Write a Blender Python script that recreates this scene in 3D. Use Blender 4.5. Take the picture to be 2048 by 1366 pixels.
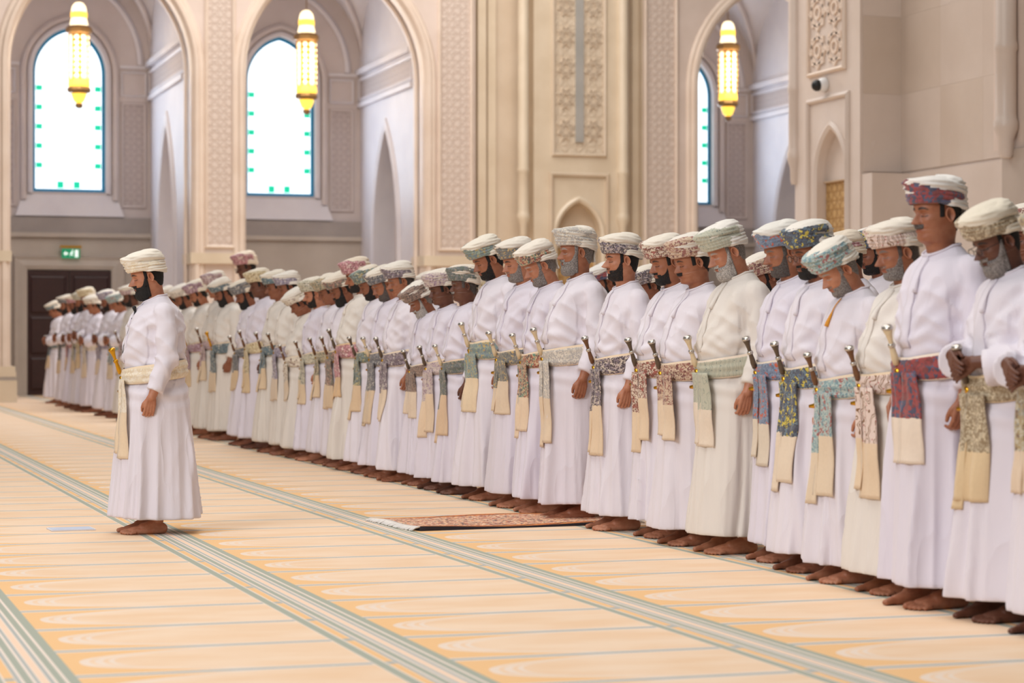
import bpy, bmesh, math, random
import numpy as np
from mathutils import Vector, Matrix
from mathutils.bvhtree import BVHTree

for o in list(bpy.data.objects):
    bpy.data.objects.remove(o)
scene = bpy.context.scene
C = scene.collection
PI = math.pi

# ------------------------------------------------------------------ camera
F_PX = 4500.0
YAW = math.atan(1450 / F_PX)          # the rows' vanishing point lies 1450 px left of centre
CS, SN = math.cos(YAW), math.sin(YAW)
EYE = 1.12
cam_d = bpy.data.cameras.new('camera')
cam_d.sensor_width = 36.0
cam_d.lens = F_PX / 2048 * 36.0
cam_d.clip_end = 300
cam_d.dof.use_dof = True
cam_d.dof.focus_distance = 13.6
cam_d.dof.aperture_fstop = 2.9
cam = bpy.data.objects.new('camera', cam_d)
C.objects.link(cam)
cam.location = (0, 0, EYE)
cam.rotation_euler = (PI / 2, 0, -YAW)
scene.camera = cam

# ------------------------------------------------------------------ world, big lights, exposure
world = bpy.data.worlds.new('world')
scene.world = world
world.use_nodes = True
bg = world.node_tree.nodes['Background']
bg.inputs['Color'].default_value = (0.92, 0.94, 1.0, 1)
bg.inputs['Strength'].default_value = 0.14


def area(name, loc, rot, sx, sy, power, col):
    d = bpy.data.lights.new(name, 'AREA')
    d.shape = 'RECTANGLE'
    d.size, d.size_y = sx, sy
    d.energy = power
    d.color = col
    o = bpy.data.objects.new(name, d)
    C.objects.link(o)
    o.location = loc
    o.rotation_euler = rot
    return o


# added area lights, unseen: two soft overhead fills and a cool side key
area('chandelier_light', (1.0, 12.0, 13.0), (0, 0, 0), 9, 16, 1700, (1.0, 0.93, 0.84))
area('chandelier_light', (9.0, 34.0, 13.0), (0, 0, 0), 12, 14, 2600, (1.0, 0.945, 0.90))
area('high_window_light', (-9.0, 4.0, 8.0), (math.radians(62), 0, math.radians(-52)), 8, 5, 1500, (0.95, 0.96, 1.0))

vs = scene.view_settings
vs.view_transform = 'Standard'
vs.look = 'None'
vs.gamma = 1.0
vs.use_curve_mapping = False
vs.exposure = -0.17


# ------------------------------------------------------------------ photo pixel helpers
def x_on_y(px, y):                    # world x where the pixel column meets the plane y
    t = (px - 1024) / F_PX
    return y * (SN + t * CS) / (CS - t * SN)


def y_on_x(px, x):                    # world y where the pixel column meets the plane x
    t = (px - 1024) / F_PX
    return x * (CS - t * SN) / (SN + t * CS)


def z_at(py, x, y):
    return EYE + (683 - py) / F_PX * (x * SN + y * CS)


# ------------------------------------------------------------------ materials
class E:
    """small expression helper over shader math nodes"""
    def __init__(s, nt, k):
        s.nt, s.k = nt, k

    def _m(s, op, b=None, c=None):
        n = s.nt.nodes.new('ShaderNodeMath')
        n.operation = op
        for i, v in enumerate((s, b, c)):
            if v is None:
                continue
            if isinstance(v, E):
                s.nt.links.new(v.k, n.inputs[i])
            else:
                n.inputs[i].default_value = v
        return E(s.nt, n.outputs[0])

    def __add__(s, b): return s._m('ADD', b)
    def __sub__(s, b): return s._m('SUBTRACT', b)
    def __mul__(s, b): return s._m('MULTIPLY', b)
    def __truediv__(s, b): return s._m('DIVIDE', b)
    def fract(s): return s._m('FRACT')
    def abs(s): return s._m('ABSOLUTE')
    def pow(s, b): return s._m('POWER', b)
    def gt(s, b): return s._m('GREATER_THAN', b)
    def lt(s, b): return s._m('LESS_THAN', b)
    def max(s, b): return s._m('MAXIMUM', b)
    def min(s, b): return s._m('MINIMUM', b)
    def sin(s): return s._m('SINE')
    def inside(s, lo, hi): return s.gt(lo) * s.lt(hi)

    def smooth(s, lo, hi):
        n = s.nt.nodes.new('ShaderNodeMapRange')
        n.interpolation_type = 'SMOOTHSTEP'
        s.nt.links.new(s.k, n.inputs[0])
        n.inputs[1].default_value = lo
        n.inputs[2].default_value = hi
        return E(s.nt, n.outputs[0])


def srgb(r, g, b):
    f = lambda v: ((v / 255 + 0.055) / 1.055) ** 2.4 if v > 10 else v / 255 / 12.92
    return (f(r), f(g), f(b), 1.0)


def mix(nt, fac, a, b):
    n = nt.nodes.new('ShaderNodeMix')
    n.data_type = 'RGBA'
    for v, i in ((fac, 0), (a, 6), (b, 7)):
        if isinstance(v, E):
            v = v.k
        if hasattr(v, 'is_output'):
            nt.links.new(v, n.inputs[i])
        else:
            n.inputs[i].default_value = v
    return n.outputs[2]


def new_mat(name, rough=0.7, metal=0.0, col=None):
    m = bpy.data.materials.new(name)
    m.use_nodes = True
    nt = m.node_tree
    b = nt.nodes['Principled BSDF']
    b.inputs['Roughness'].default_value = rough
    b.inputs['Metallic'].default_value = metal
    if col:
        b.inputs['Base Color'].default_value = col
    return m, nt, b


def coords(nt, kind='Object', scale=None):
    t = nt.nodes.new('ShaderNodeTexCoord')
    out = t.outputs[kind]
    if scale:
        mp = nt.nodes.new('ShaderNodeMapping')
        mp.inputs['Scale'].default_value = scale
        nt.links.new(out, mp.inputs[0])
        out = mp.outputs[0]
    return out


def tex(nt, typ, vec, **kw):
    n = nt.nodes.new(typ)
    nt.links.new(vec, n.inputs['Vector'])
    for k, v in kw.items():
        if k in n.inputs:
            n.inputs[k].default_value = v
        else:
            setattr(n, k, v)
    return n


def bump(nt, b, height, strength=0.3, dist=0.01):
    n = nt.nodes.new('ShaderNodeBump')
    n.inputs['Strength'].default_value = strength
    n.inputs['Distance'].default_value = dist
    nt.links.new(height, n.inputs['Height'])
    nt.links.new(n.outputs[0], b.inputs['Normal'])


def stone(name, c1, c2, rough=0.45, scale=1.6):
    m, nt, b = new_mat(name, rough)
    v = coords(nt)
    n1 = tex(nt, 'ShaderNodeTexNoise', v, Scale=scale, Detail=5.0)
    n2 = tex(nt, 'ShaderNodeTexNoise', v, Scale=scale * 14, Detail=3.0)
    f = E(nt, n1.outputs['Fac']).smooth(0.3, 0.7) * 0.75 + E(nt, n2.outputs['Fac']) * 0.25
    nt.links.new(mix(nt, f, c1, c2), b.inputs['Base Color'])
    return m


def plain(name, c, rough=0.6, metal=0.0, var=0.12, scale=20):
    m, nt, b = new_mat(name, rough, metal)
    n = tex(nt, 'ShaderNodeTexNoise', coords(nt), Scale=scale, Detail=2.0)
    dk = tuple(v * (1 - var) for v in c[:3]) + (1,)
    nt.links.new(mix(nt, E(nt, n.outputs['Fac']), dk, c), b.inputs['Base Color'])
    return m


def emitter(name, c, strength):
    m, nt, b = new_mat(name, 0.4, 0, c)
    n = tex(nt, 'ShaderNodeTexNoise', coords(nt), Scale=3.0)
    b.inputs['Emission Color'].default_value = c
    k = E(nt, n.outputs['Fac']) * (0.2 * strength) + 0.9 * strength
    nt.links.new(k.k, b.inputs['Emission Strength'])
    return m


M = {}
M['arcade'] = stone('arcade_stone', srgb(222, 205, 194), srgb(212, 194, 181))
M['moulding'] = stone('moulding_stone', srgb(231, 214, 198), srgb(220, 200, 182))
M['warm'] = stone('warm_stone', srgb(216, 199, 177), srgb(206, 187, 163), 0.3)
M['warm_light'] = stone('warm_light_stone', srgb(224, 208, 184), srgb(212, 194, 168), 0.3)
M['pier'] = stone('pier_stone', srgb(217, 203, 193), srgb(208, 193, 181), 0.35)
M['bay'] = stone('bay_stone', srgb(206, 194, 190), srgb(196, 184, 180), 0.5)
M['bay_white'] = stone('bay_white_stone', srgb(218, 212, 214), srgb(208, 202, 206), 0.5)
M['bay_dark'] = stone('bay_dark_stone', srgb(164, 154, 148), srgb(150, 141, 136), 0.5)
M['bay_low'] = stone('bay_low_stone', srgb(190, 178, 166), srgb(178, 166, 154), 0.5)
M['gold'] = plain('gold', srgb(214, 158, 40), 0.3, 0.85)
M['bronze'] = plain('bronze', srgb(150, 116, 72), 0.45, 0.6)
M['silver'] = plain('silver', srgb(205, 200, 192), 0.28, 0.9)
M['black'] = plain('black_plastic', srgb(22, 22, 24), 0.5)
M['white'] = plain('white_enamel', srgb(236, 236, 236), 0.5)
M['teal'] = plain('window_frame_teal', srgb(40, 150, 200), 0.5)
M['glow'] = emitter('lamp_glass', (1.0, 0.84, 0.55, 1), 1.9)
M['amber'] = emitter('amber_glass', (1.0, 0.62, 0.08, 1), 1.6)
M['daylight'] = emitter('daylight_glass', (0.86, 0.95, 1.0, 1), 1.5)
M['green_glass'] = emitter('green_glass', (0.0, 0.55, 0.32, 1), .9)
M['lead'] = emitter('pale_lead_line', (0.82, 0.92, 0.97, 1), 1.15)
M['green'] = emitter('exit_green', srgb(20, 140, 95), 0.55)
M['sign_white'] = emitter('exit_white', (0.9, 1, 0.95, 1), 0.75)


def lattice_mat(name, c1, c2, cell):
    """shallow carved star lattice, too fine and far to pick apart"""
    m, nt, b = new_mat(name, 0.6)
    v = coords(nt)
    sp = nt.nodes.new('ShaderNodeSeparateXYZ')
    nt.links.new(v, sp.inputs[0])
    a, z = E(nt, sp.outputs[0]) + E(nt, sp.outputs[1]), E(nt, sp.outputs[2])
    k = PI / cell
    h = ((a * k).sin() * (z * k).sin()).abs()
    h2 = (((a + z) * (k * .7)).sin() * ((a - z) * (k * .7)).sin()).abs()
    hh = h.min(h2).smooth(0.05, 0.4)
    nt.links.new(mix(nt, hh, c2, c1), b.inputs['Base Color'])
    bump(nt, b, hh.k, 0.45, 0.02)
    return m


M['lattice'] = lattice_mat('carved_lattice', srgb(214, 197, 184), srgb(203, 184, 170), 0.13)
M['lattice_bay'] = lattice_mat('carved_lattice_bay', srgb(190, 177, 172), srgb(178, 164, 160), 0.12)
M['lattice_warm'] = lattice_mat('carved_lattice_warm', srgb(212, 195, 172), srgb(204, 186, 162), 0.2)
M['lattice_gold'] = lattice_mat('carved_lattice_gold', srgb(196, 160, 108), srgb(168, 130, 80), 0.12)


def carpet_mat():
    m, nt, b = new_mat('prayer_carpet', 0.95)
    sp = nt.nodes.new('ShaderNodeSeparateXYZ')
    v = coords(nt)
    nt.links.new(v, sp.inputs[0])
    X, Y = E(nt, sp.outputs[0]), E(nt, sp.outputs[1])
    P, Q, X0, Y0 = 1.305, 0.632, 3.53, 7.60
    u = ((X - X0) / P).fract() * P           # 0 at the right edge of a band, grows to the right
    d = (u * -1.0) + P                       # distance left of the next band's right edge
    w = ((Y - Y0) / Q).fract() - 0.5         # 0 in the middle of a niche
    n1 = E(nt, tex(nt, 'ShaderNodeTexNoise', coords(nt, 'Object', (1.2, 3.0, 1)), Scale=1.6, Detail=6.0).outputs['Fac'])
    n2 = E(nt, tex(nt, 'ShaderNodeTexNoise', v, Scale=420.0, Detail=1.0).outputs['Fac'])
    field = mix(nt, n1.smooth(0.3, 0.72), srgb(235, 209, 182), srgb(230, 196, 161))
    orange = srgb(234, 189, 135)
    pale = srgb(230, 215, 202)
    grey = srgb(170, 174, 170)
    green = srgb(162, 168, 154)
    ua = (w.abs() * 2.15).pow(2.6) * 0.56 + 0.05
    e = u - ua
    sp_m = e.lt(0.0)
    col = mix(nt, sp_m, field, orange)
    wob = e + (n1 - 0.5) * 0.03
    ring = wob.inside(0.0, 0.035).max(wob.inside(0.055, 0.085)).max(wob.inside(0.105, 0.125)) * u.lt(0.62)
    col = mix(nt, ring * 0.75, col, pale)
    aw = w.abs()
    col = mix(nt, aw.gt(0.44), col, pale)
    col = mix(nt, aw.gt(0.468), col, grey)
    inb = d.lt(0.285)
    base = mix(nt, aw.gt(0.45), orange, grey)
    col = mix(nt, inb, col, mix(nt, d.gt(0.203), pale, mix(nt, d.gt(0.236), base, pale)))
    for lo, hi, cc in ((-.01, .036, green), (.047, .072, green), (.082, .096, grey), (.100, .124, srgb(236, 206, 180)), (.128, .140, grey),
                       (.150, .176, green), (.186, .200, grey), (.243, .280, green)):
        col = mix(nt, d.inside(lo, hi), col, cc)
    nt.links.new(mix(nt, (n2 - 0.5).abs() * 0.35, col, srgb(214, 178, 140)), b.inputs['Base Color'])
    bump(nt, b, n2.k, 0.25, 0.004)
    return m


M['carpet'] = carpet_mat()


# ------------------------------------------------------------------ mesh helpers
def tag(o, label=None, cat=None, group=None, kind=None):
    for k, v in (('label', label), ('category', cat), ('group', group), ('kind', kind)):
        if v:
            o[k] = v
    return o


def mesh_from(name, verts, faces, mat=None, smooth=True):
    me = bpy.data.meshes.new(name)
    me.from_pydata([tuple(map(float, v)) for v in verts], [], [tuple(map(int, f)) for f in faces])
    if mat:
        me.materials.append(mat)
    if smooth:
        me.polygons.foreach_set('use_smooth', [True] * len(me.polygons))
    me.update()
    return me


def link(name, me, parent=None, mat=None):
    o = bpy.data.objects.new(name, me)
    C.objects.link(o)
    if parent:
        o.parent = parent
    if mat:
        if not me.materials:
            me.materials.append(mat)
        o.material_slots[0].link = 'OBJECT'
        o.material_slots[0].material = mat
    return o


def empty(name, loc=(0, 0, 0), rz=0.0, parent=None):
    o = bpy.data.objects.new(name, None)
    C.objects.link(o)
    o.location = loc
    o.rotation_euler = (0, 0, rz)
    o.empty_display_size = 0.1
    if parent:
        o.parent = parent
    return o


class MB:
    """collects verts and faces"""
    def __init__(s):
        s.v, s.f = [], []

    def add(s, v, f):
        k = len(s.v)
        s.v += [tuple(map(float, p)) for p in v]
        s.f += [tuple(int(i) + k for i in q) for q in f]
        return s

    def box(s, x0, x1, y0, y1, z0, z1):
        return s.add([(x0, y0, z0), (x1, y0, z0), (x1, y1, z0), (x0, y1, z0), (x0, y0, z1), (x1, y0, z1), (x1, y1, z1), (x0, y1, z1)],
                     [(0, 3, 2, 1), (4, 5, 6, 7), (0, 1, 5, 4), (1, 2, 6, 5), (2, 3, 7, 6), (3, 0, 4, 7)])

    def loft(s, rings, closed=True, caps=True):
        n = len(rings[0])
        v = [p for r in rings for p in r]
        f = []
        for i in range(len(rings) - 1):
            for j in range(n if closed else n - 1):
                k = (j + 1) % n
                f.append((i * n + j, i * n + k, (i + 1) * n + k, (i + 1) * n + j))
        if caps:
            f.append(tuple(range(n - 1, -1, -1)))
            f.append(tuple((len(rings) - 1) * n + j for j in range(n)))
        return s.add(v, f)

    def lathe(s, prof, n=24, c=(0, 0, 0), caps=True):
        return s.loft([[(c[0] + r * math.cos(2 * PI * j / n), c[1] + r * math.sin(2 * PI * j / n), c[2] + z) for j in range(n)] for r, z in prof], True, caps)

    def tube(s, pts, rad, n=10):
        P = [Vector(p) for p in pts]
        R = rad if hasattr(rad, '__len__') else [rad] * len(P)
        rings = []
        for i, p in enumerate(P):
            t = (P[min(i + 1, len(P) - 1)] - P[max(i - 1, 0)]).normalized()
            a = t.cross(Vector((0, 0, 1)) if abs(t.z) < .9 else Vector((1, 0, 0))).normalized()
            b = t.cross(a)
            rings.append([tuple(p + (a * math.cos(2 * PI * j / n) + b * math.sin(2 * PI * j / n)) * R[i]) for j in range(n)])
        for r in rings:
            r.reverse()
        return s.loft(rings)

    def chain(s, pts, rad):
        """overlapping spheres and cones, meant for a voxel remesh"""
        P = [Vector(p) for p in pts]
        for p, r in zip(P, rad):
            s.lathe([(r * math.sin(PI * k / 8) + 1e-5, -r * math.cos(PI * k / 8)) for k in range(9)], 12, p)
        for i in range(len(P) - 1):
            s.tube([P[i], P[i + 1]], [rad[i], rad[i + 1]], 12)
        return s

    def mesh(s, name, mat=None, smooth=False):
        return mesh_from(name, s.v, s.f, mat, smooth)

    def obj(s, name, mat=None, parent=None, smooth=False, kind=None):
        o = link(name, s.mesh(name, mat, smooth), parent)
        if kind:
            o['kind'] = kind
        return o


def shade_auto(me, deg=35):
    bm = bmesh.new()
    bm.from_mesh(me)
    for e in bm.edges:
        e.smooth = not (len(e.link_faces) == 2 and e.calc_face_angle(0) > math.radians(deg))
    for f in bm.faces:
        f.smooth = True
    bm.to_mesh(me)
    bm.free()
    return me


def evaluated(me, mods):
    """runs modifiers over a mesh and returns the resulting mesh"""
    o = bpy.data.objects.new('tmp', me)
    C.objects.link(o)
    for typ, kw in mods:
        md = o.modifiers.new(typ, typ)
        for k, v in kw.items():
            setattr(md, k, v)
    dg = bpy.context.evaluated_depsgraph_get()
    dg.update()
    r = bpy.data.meshes.new_from_object(o.evaluated_get(dg))
    bpy.data.objects.remove(o)
    return r


def get_co(me):
    a = np.empty(len(me.vertices) * 3)
    me.vertices.foreach_get('co', a)
    return a.reshape(-1, 3)


def get_no(me):
    a = np.empty(len(me.vertices) * 3)
    me.vertex_normals.foreach_get('vector', a)
    return a.reshape(-1, 3)


def set_co(me, co):
    me.vertices.foreach_set('co', np.ascontiguousarray(co, dtype=np.float32).ravel())
    me.update()


def sstep(lo, hi, x):
    t = np.clip((x - lo) / (hi - lo), 0, 1)
    return t * t * (3 - 2 * t)


def curve(tab, width=0.006):
    """smoothed interpolation of a table of (x, y)"""
    xs, ys = np.array(tab, float).T
    g = np.linspace(xs[0] - .03, xs[-1] + .03, 1200)
    v = np.interp(g, xs, ys)
    k = max(1, int(width / (g[1] - g[0])))
    ker = np.hanning(2 * k + 3)[1:-1]
    ker /= ker.sum()
    vv = np.convolve(np.pad(v, k, mode='edge'), ker, 'valid')
    return lambda x: np.interp(x, g, vv[:len(g)])


# ------------------------------------------------------------------ walls with arched openings
def arch_pts(c, hw, spring, off, n=14):
    R = hw + off
    a1 = math.acos(off / R) if off > 0 else PI / 2
    right = [(c - off + R * math.cos(a1 * i / n), spring + R * math.sin(a1 * i / n)) for i in range(n + 1)]
    left = [(2 * c - s, z) for s, z in right]
    return left + right[::-1][1:]                      # left springing -> apex -> right springing


def wall_open(s0, s1, z0, z1, ops, mp, thick):
    """a wall slab over s0..s1, z0..z1 with arched openings; mp maps (s, z, depth) to the world"""
    mb = MB()

    def quad(a, b, c, d):
        mb.add([mp(*a), mp(*b), mp(*c), mp(*d)], [(0, 1, 2, 3)])

    def both(pts):
        quad(*[(p[0], p[1], 0) for p in pts])
        quad(*[(p[0], p[1], thick) for p in pts][::-1])
    cur = s0
    for o in sorted(ops, key=lambda o: o['c']):
        a, b = o['c'] - o['hw'], o['c'] + o['hw']
        if a > cur:
            both([(cur, z0), (a, z0), (a, z1), (cur, z1)])
        cur = b
        zb = o.get('zb', z0)
        if zb > z0:
            both([(a, z0), (b, z0), (b, zb), (a, zb)])
            quad((a, zb, 0), (b, zb, 0), (b, zb, thick), (a, zb, thick))
        ap = arch_pts(o['c'], o['hw'], o['spring'], o['off'])
        for p, q in zip(ap[:-1], ap[1:]):
            both([p, q, (q[0], z1), (p[0], z1)])
            quad((p[0], p[1], thick), (q[0], q[1], thick), (q[0], q[1], 0), (p[0], p[1], 0))
        quad((a, zb, 0), (a, zb, thick), (a, o['spring'], thick), (a, o['spring'], 0))
        quad((b, zb, thick), (b, zb, 0), (b, o['spring'], 0), (b, o['spring'], thick))
    if s1 > cur:
        both([(cur, z0), (s1, z0), (s1, z1), (cur, z1)])
    quad((s0, z0, thick), (s0, z0, 0), (s0, z1, 0), (s0, z1, thick))
    quad((s1, z0, 0), (s1, z0, thick), (s1, z1, thick), (s1, z1, 0))
    quad((s0, z1, 0), (s1, z1, 0), (s1, z1, thick), (s0, z1, thick))
    return mb


def sweep(path, prof, mp, closed=False):
    """sweeps a moulding profile [(outward offset, depth)] along an in-plane path"""
    mb = MB()
    n = len(path)
    rings = []
    for i, p in enumerate(path):
        if closed:
            a, b = path[i - 1], path[(i + 1) % n]
        else:
            a, b = path[max(i - 1, 0)], path[min(i + 1, n - 1)]
        t1 = Vector((p[0] - a[0], p[1] - a[1]))
        t2 = Vector((b[0] - p[0], b[1] - p[1]))
        t1 = t1.normalized() if t1.length > 1e-9 else t2.normalized()
        t2 = t2.normalized() if t2.length > 1e-9 else t1
        t = (t1 + t2).normalized()
        nrm = Vector((-t.y, t.x))
        k = 1 / max(0.5, nrm.dot(Vector((-t1.y, t1.x))))
        rings.append([mp(p[0] + nrm.x * o * k, p[1] + nrm.y * o * k, d) for o, d in prof])
    m = len(prof)
    v = [q for r in rings for q in r]
    f = []
    for i in range(n if closed else n - 1):
        j = (i + 1) % n
        for q in range(m - 1):
            f.append((i * m + q, j * m + q, j * m + q + 1, i * m + q + 1))
    return mb.add(v, f)


def ymap(Y):
    return lambda s, z, d: (s, Y + d, z)


def xmap(X):
    return lambda s, z, d: (X + d, s, z)


def rect(s0, s1, z0, z1):
    return [(s0, z0), (s0, z1), (s1, z1), (s1, z0)]

# ================================================================== the hall
floor = MB().add([(-14, -6, 0), (34, -6, 0), (34, 52, 0), (-14, 52, 0)], [(0, 1, 2, 3)]).obj('floor', M['carpet'], kind='structure')

YA = 42.5                                  # front face of the arcade
YW = 47.7                                  # window wall at the back of the bays
BAYS = [dict(c=5.61, hw=1.71), dict(c=10.11, hw=1.78), dict(c=19.43, hw=1.77)]
ARCH = dict(spring=6.3, off=0.5)
A = ymap(YA)
n_trim = [0]


def trim(mb, mat, parent=None, smooth=True):
    n_trim[0] += 1
    me = mb.mesh('trim_%d' % n_trim[0], mat)
    if smooth:
        shade_auto(me, 40)
    o = link('trim_%d' % n_trim[0], me, parent)
    o['kind'] = 'structure'
    return o


def panel(parent, mp, s0, s1, z0, z1, mat, fmat, name='carved_panel', fw=0.05, sunk=0.01):
    """a carved panel with a raised frame"""
    mb = MB().add([mp(s0, z0, -sunk), mp(s1, z0, -sunk), mp(s1, z1, -sunk), mp(s0, z1, -sunk)], [(0, 1, 2, 3)])
    p = mb.obj(name, mat, parent)
    f = sweep(rect(s0, s1, z0, z1), [(-0.005, 0), (-0.005, -0.045), (fw * .5, -0.06), (fw, -0.03), (fw, 0)], mp, True)
    f.obj('panel_frame', fmat, parent)
    return p


def arch_path(o, zb=0.0):
    return [(o['c'] - o['hw'], zb)] + arch_pts(o['c'], o['hw'], o['spring'], o['off'], 16) + [(o['c'] + o['hw'], zb)]


XC0, XC1 = 12.93, 16.5                     # warm central pier between the second and third arch
ops = [dict(b, **ARCH) for b in BAYS]
wa = wall_open(2.85, XC0, 0, 10, ops[:2], A, 0.8).obj('wall_arcade', M['arcade'], kind='structure')
wb = wall_open(XC1, 25.0, 0, 10, ops[2:], A, 0.8).obj('wall_arcade', M['arcade'], kind='structure')
wl = MB().box(-14, 2.85, YA, YA + .8, 0, 10).obj('wall_arcade', M['arcade'], kind='structure')
for o, w in zip(ops, (wa, wa, wb)):
    trim(sweep(arch_path(o), [(-0.02, 0.3), (-0.02, 0.0), (0.0, -0.05), (0.05, -0.10), (0.11, -0.10), (0.14, -0.05), (0.2, -0.05), (0.235, -0.02), (0.24, 0)], A), M['moulding'], w)
    inner = dict(o, hw=o['hw'] - .02)
    trim(sweep(arch_path(inner), [(0, 0.42), (-0.06, 0.44), (-0.06, 0.52), (0, 0.54)], A), M['moulding'], w)
# carved lattice strips on the piers
for a, b, w in ((415, 465, wa), (881, 940, wa), (1293, 1350, wb)):
    panel(w, A, x_on_y(a, YA), x_on_y(b, YA), 2.95, 9.8, M['lattice'], M['moulding'], 'lattice_strip', 0.06)
panel(wa, A, 3.05, 3.6, 2.95, 9.8, M['lattice'], M['moulding'], 'lattice_strip', 0.06)
# pier plinths with a polished band
for x0, x1, w in ((2.7, 4.02, wa), (7.2, 8.45, wa), (11.78, 12.95, wa), (16.48, 17.78, wb)):
    pl = MB()
    for e, z0, z1 in ((0.145, 0, .40), (.13, .47, .56), (.115, .56, .66)):
        pl.box(x0 - e + .12, x1 + e - .12, YA - e, YA + .85, z0, z1)
    pl.obj('plinth', M['warm_light'], w)
    MB().box(x0 - .005, x1 + .005, YA - .125, YA + .85, .40, .47).obj('plinth_band', M['silver'], w)
    MB().box(x0 + .07, x1 - .07, YA - .115, YA + .82, 2.6, 2.8).obj('pier_band', M['warm_light'], w)


def vault(x0, x1, y0, y1, zs):
    n = 24
    cx, cy, hx, hy = (x0 + x1) / 2, (y0 + y1) / 2, (x1 - x0) / 2, (y1 - y0) / 2
    top = 2.0

    def b(t):
        t = abs(t)
        return top * (1 - t ** 2.3) ** 0.62
    v, f = [], []
    for i in range(n + 1):
        for j in range(n + 1):
            sx, sy = -1 + 2 * i / n, -1 + 2 * j / n
            v.append((cx + sx * hx, cy + sy * hy, zs + max(b(sx), b(sy))))
    for i in range(n):
        for j in range(n):
            a = i * (n + 1) + j
            f.append((a, a + 1, a + n + 2, a + n + 1))
    mb = MB().add(v, f)
    ribs = []
    for sgn in (-1, 1):
        ribs.append([(cx + t * hx, cy + sgn * t * hy, zs + b(t) - .02) for t in np.linspace(-1, 1, 25)])
    return mb, ribs


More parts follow.
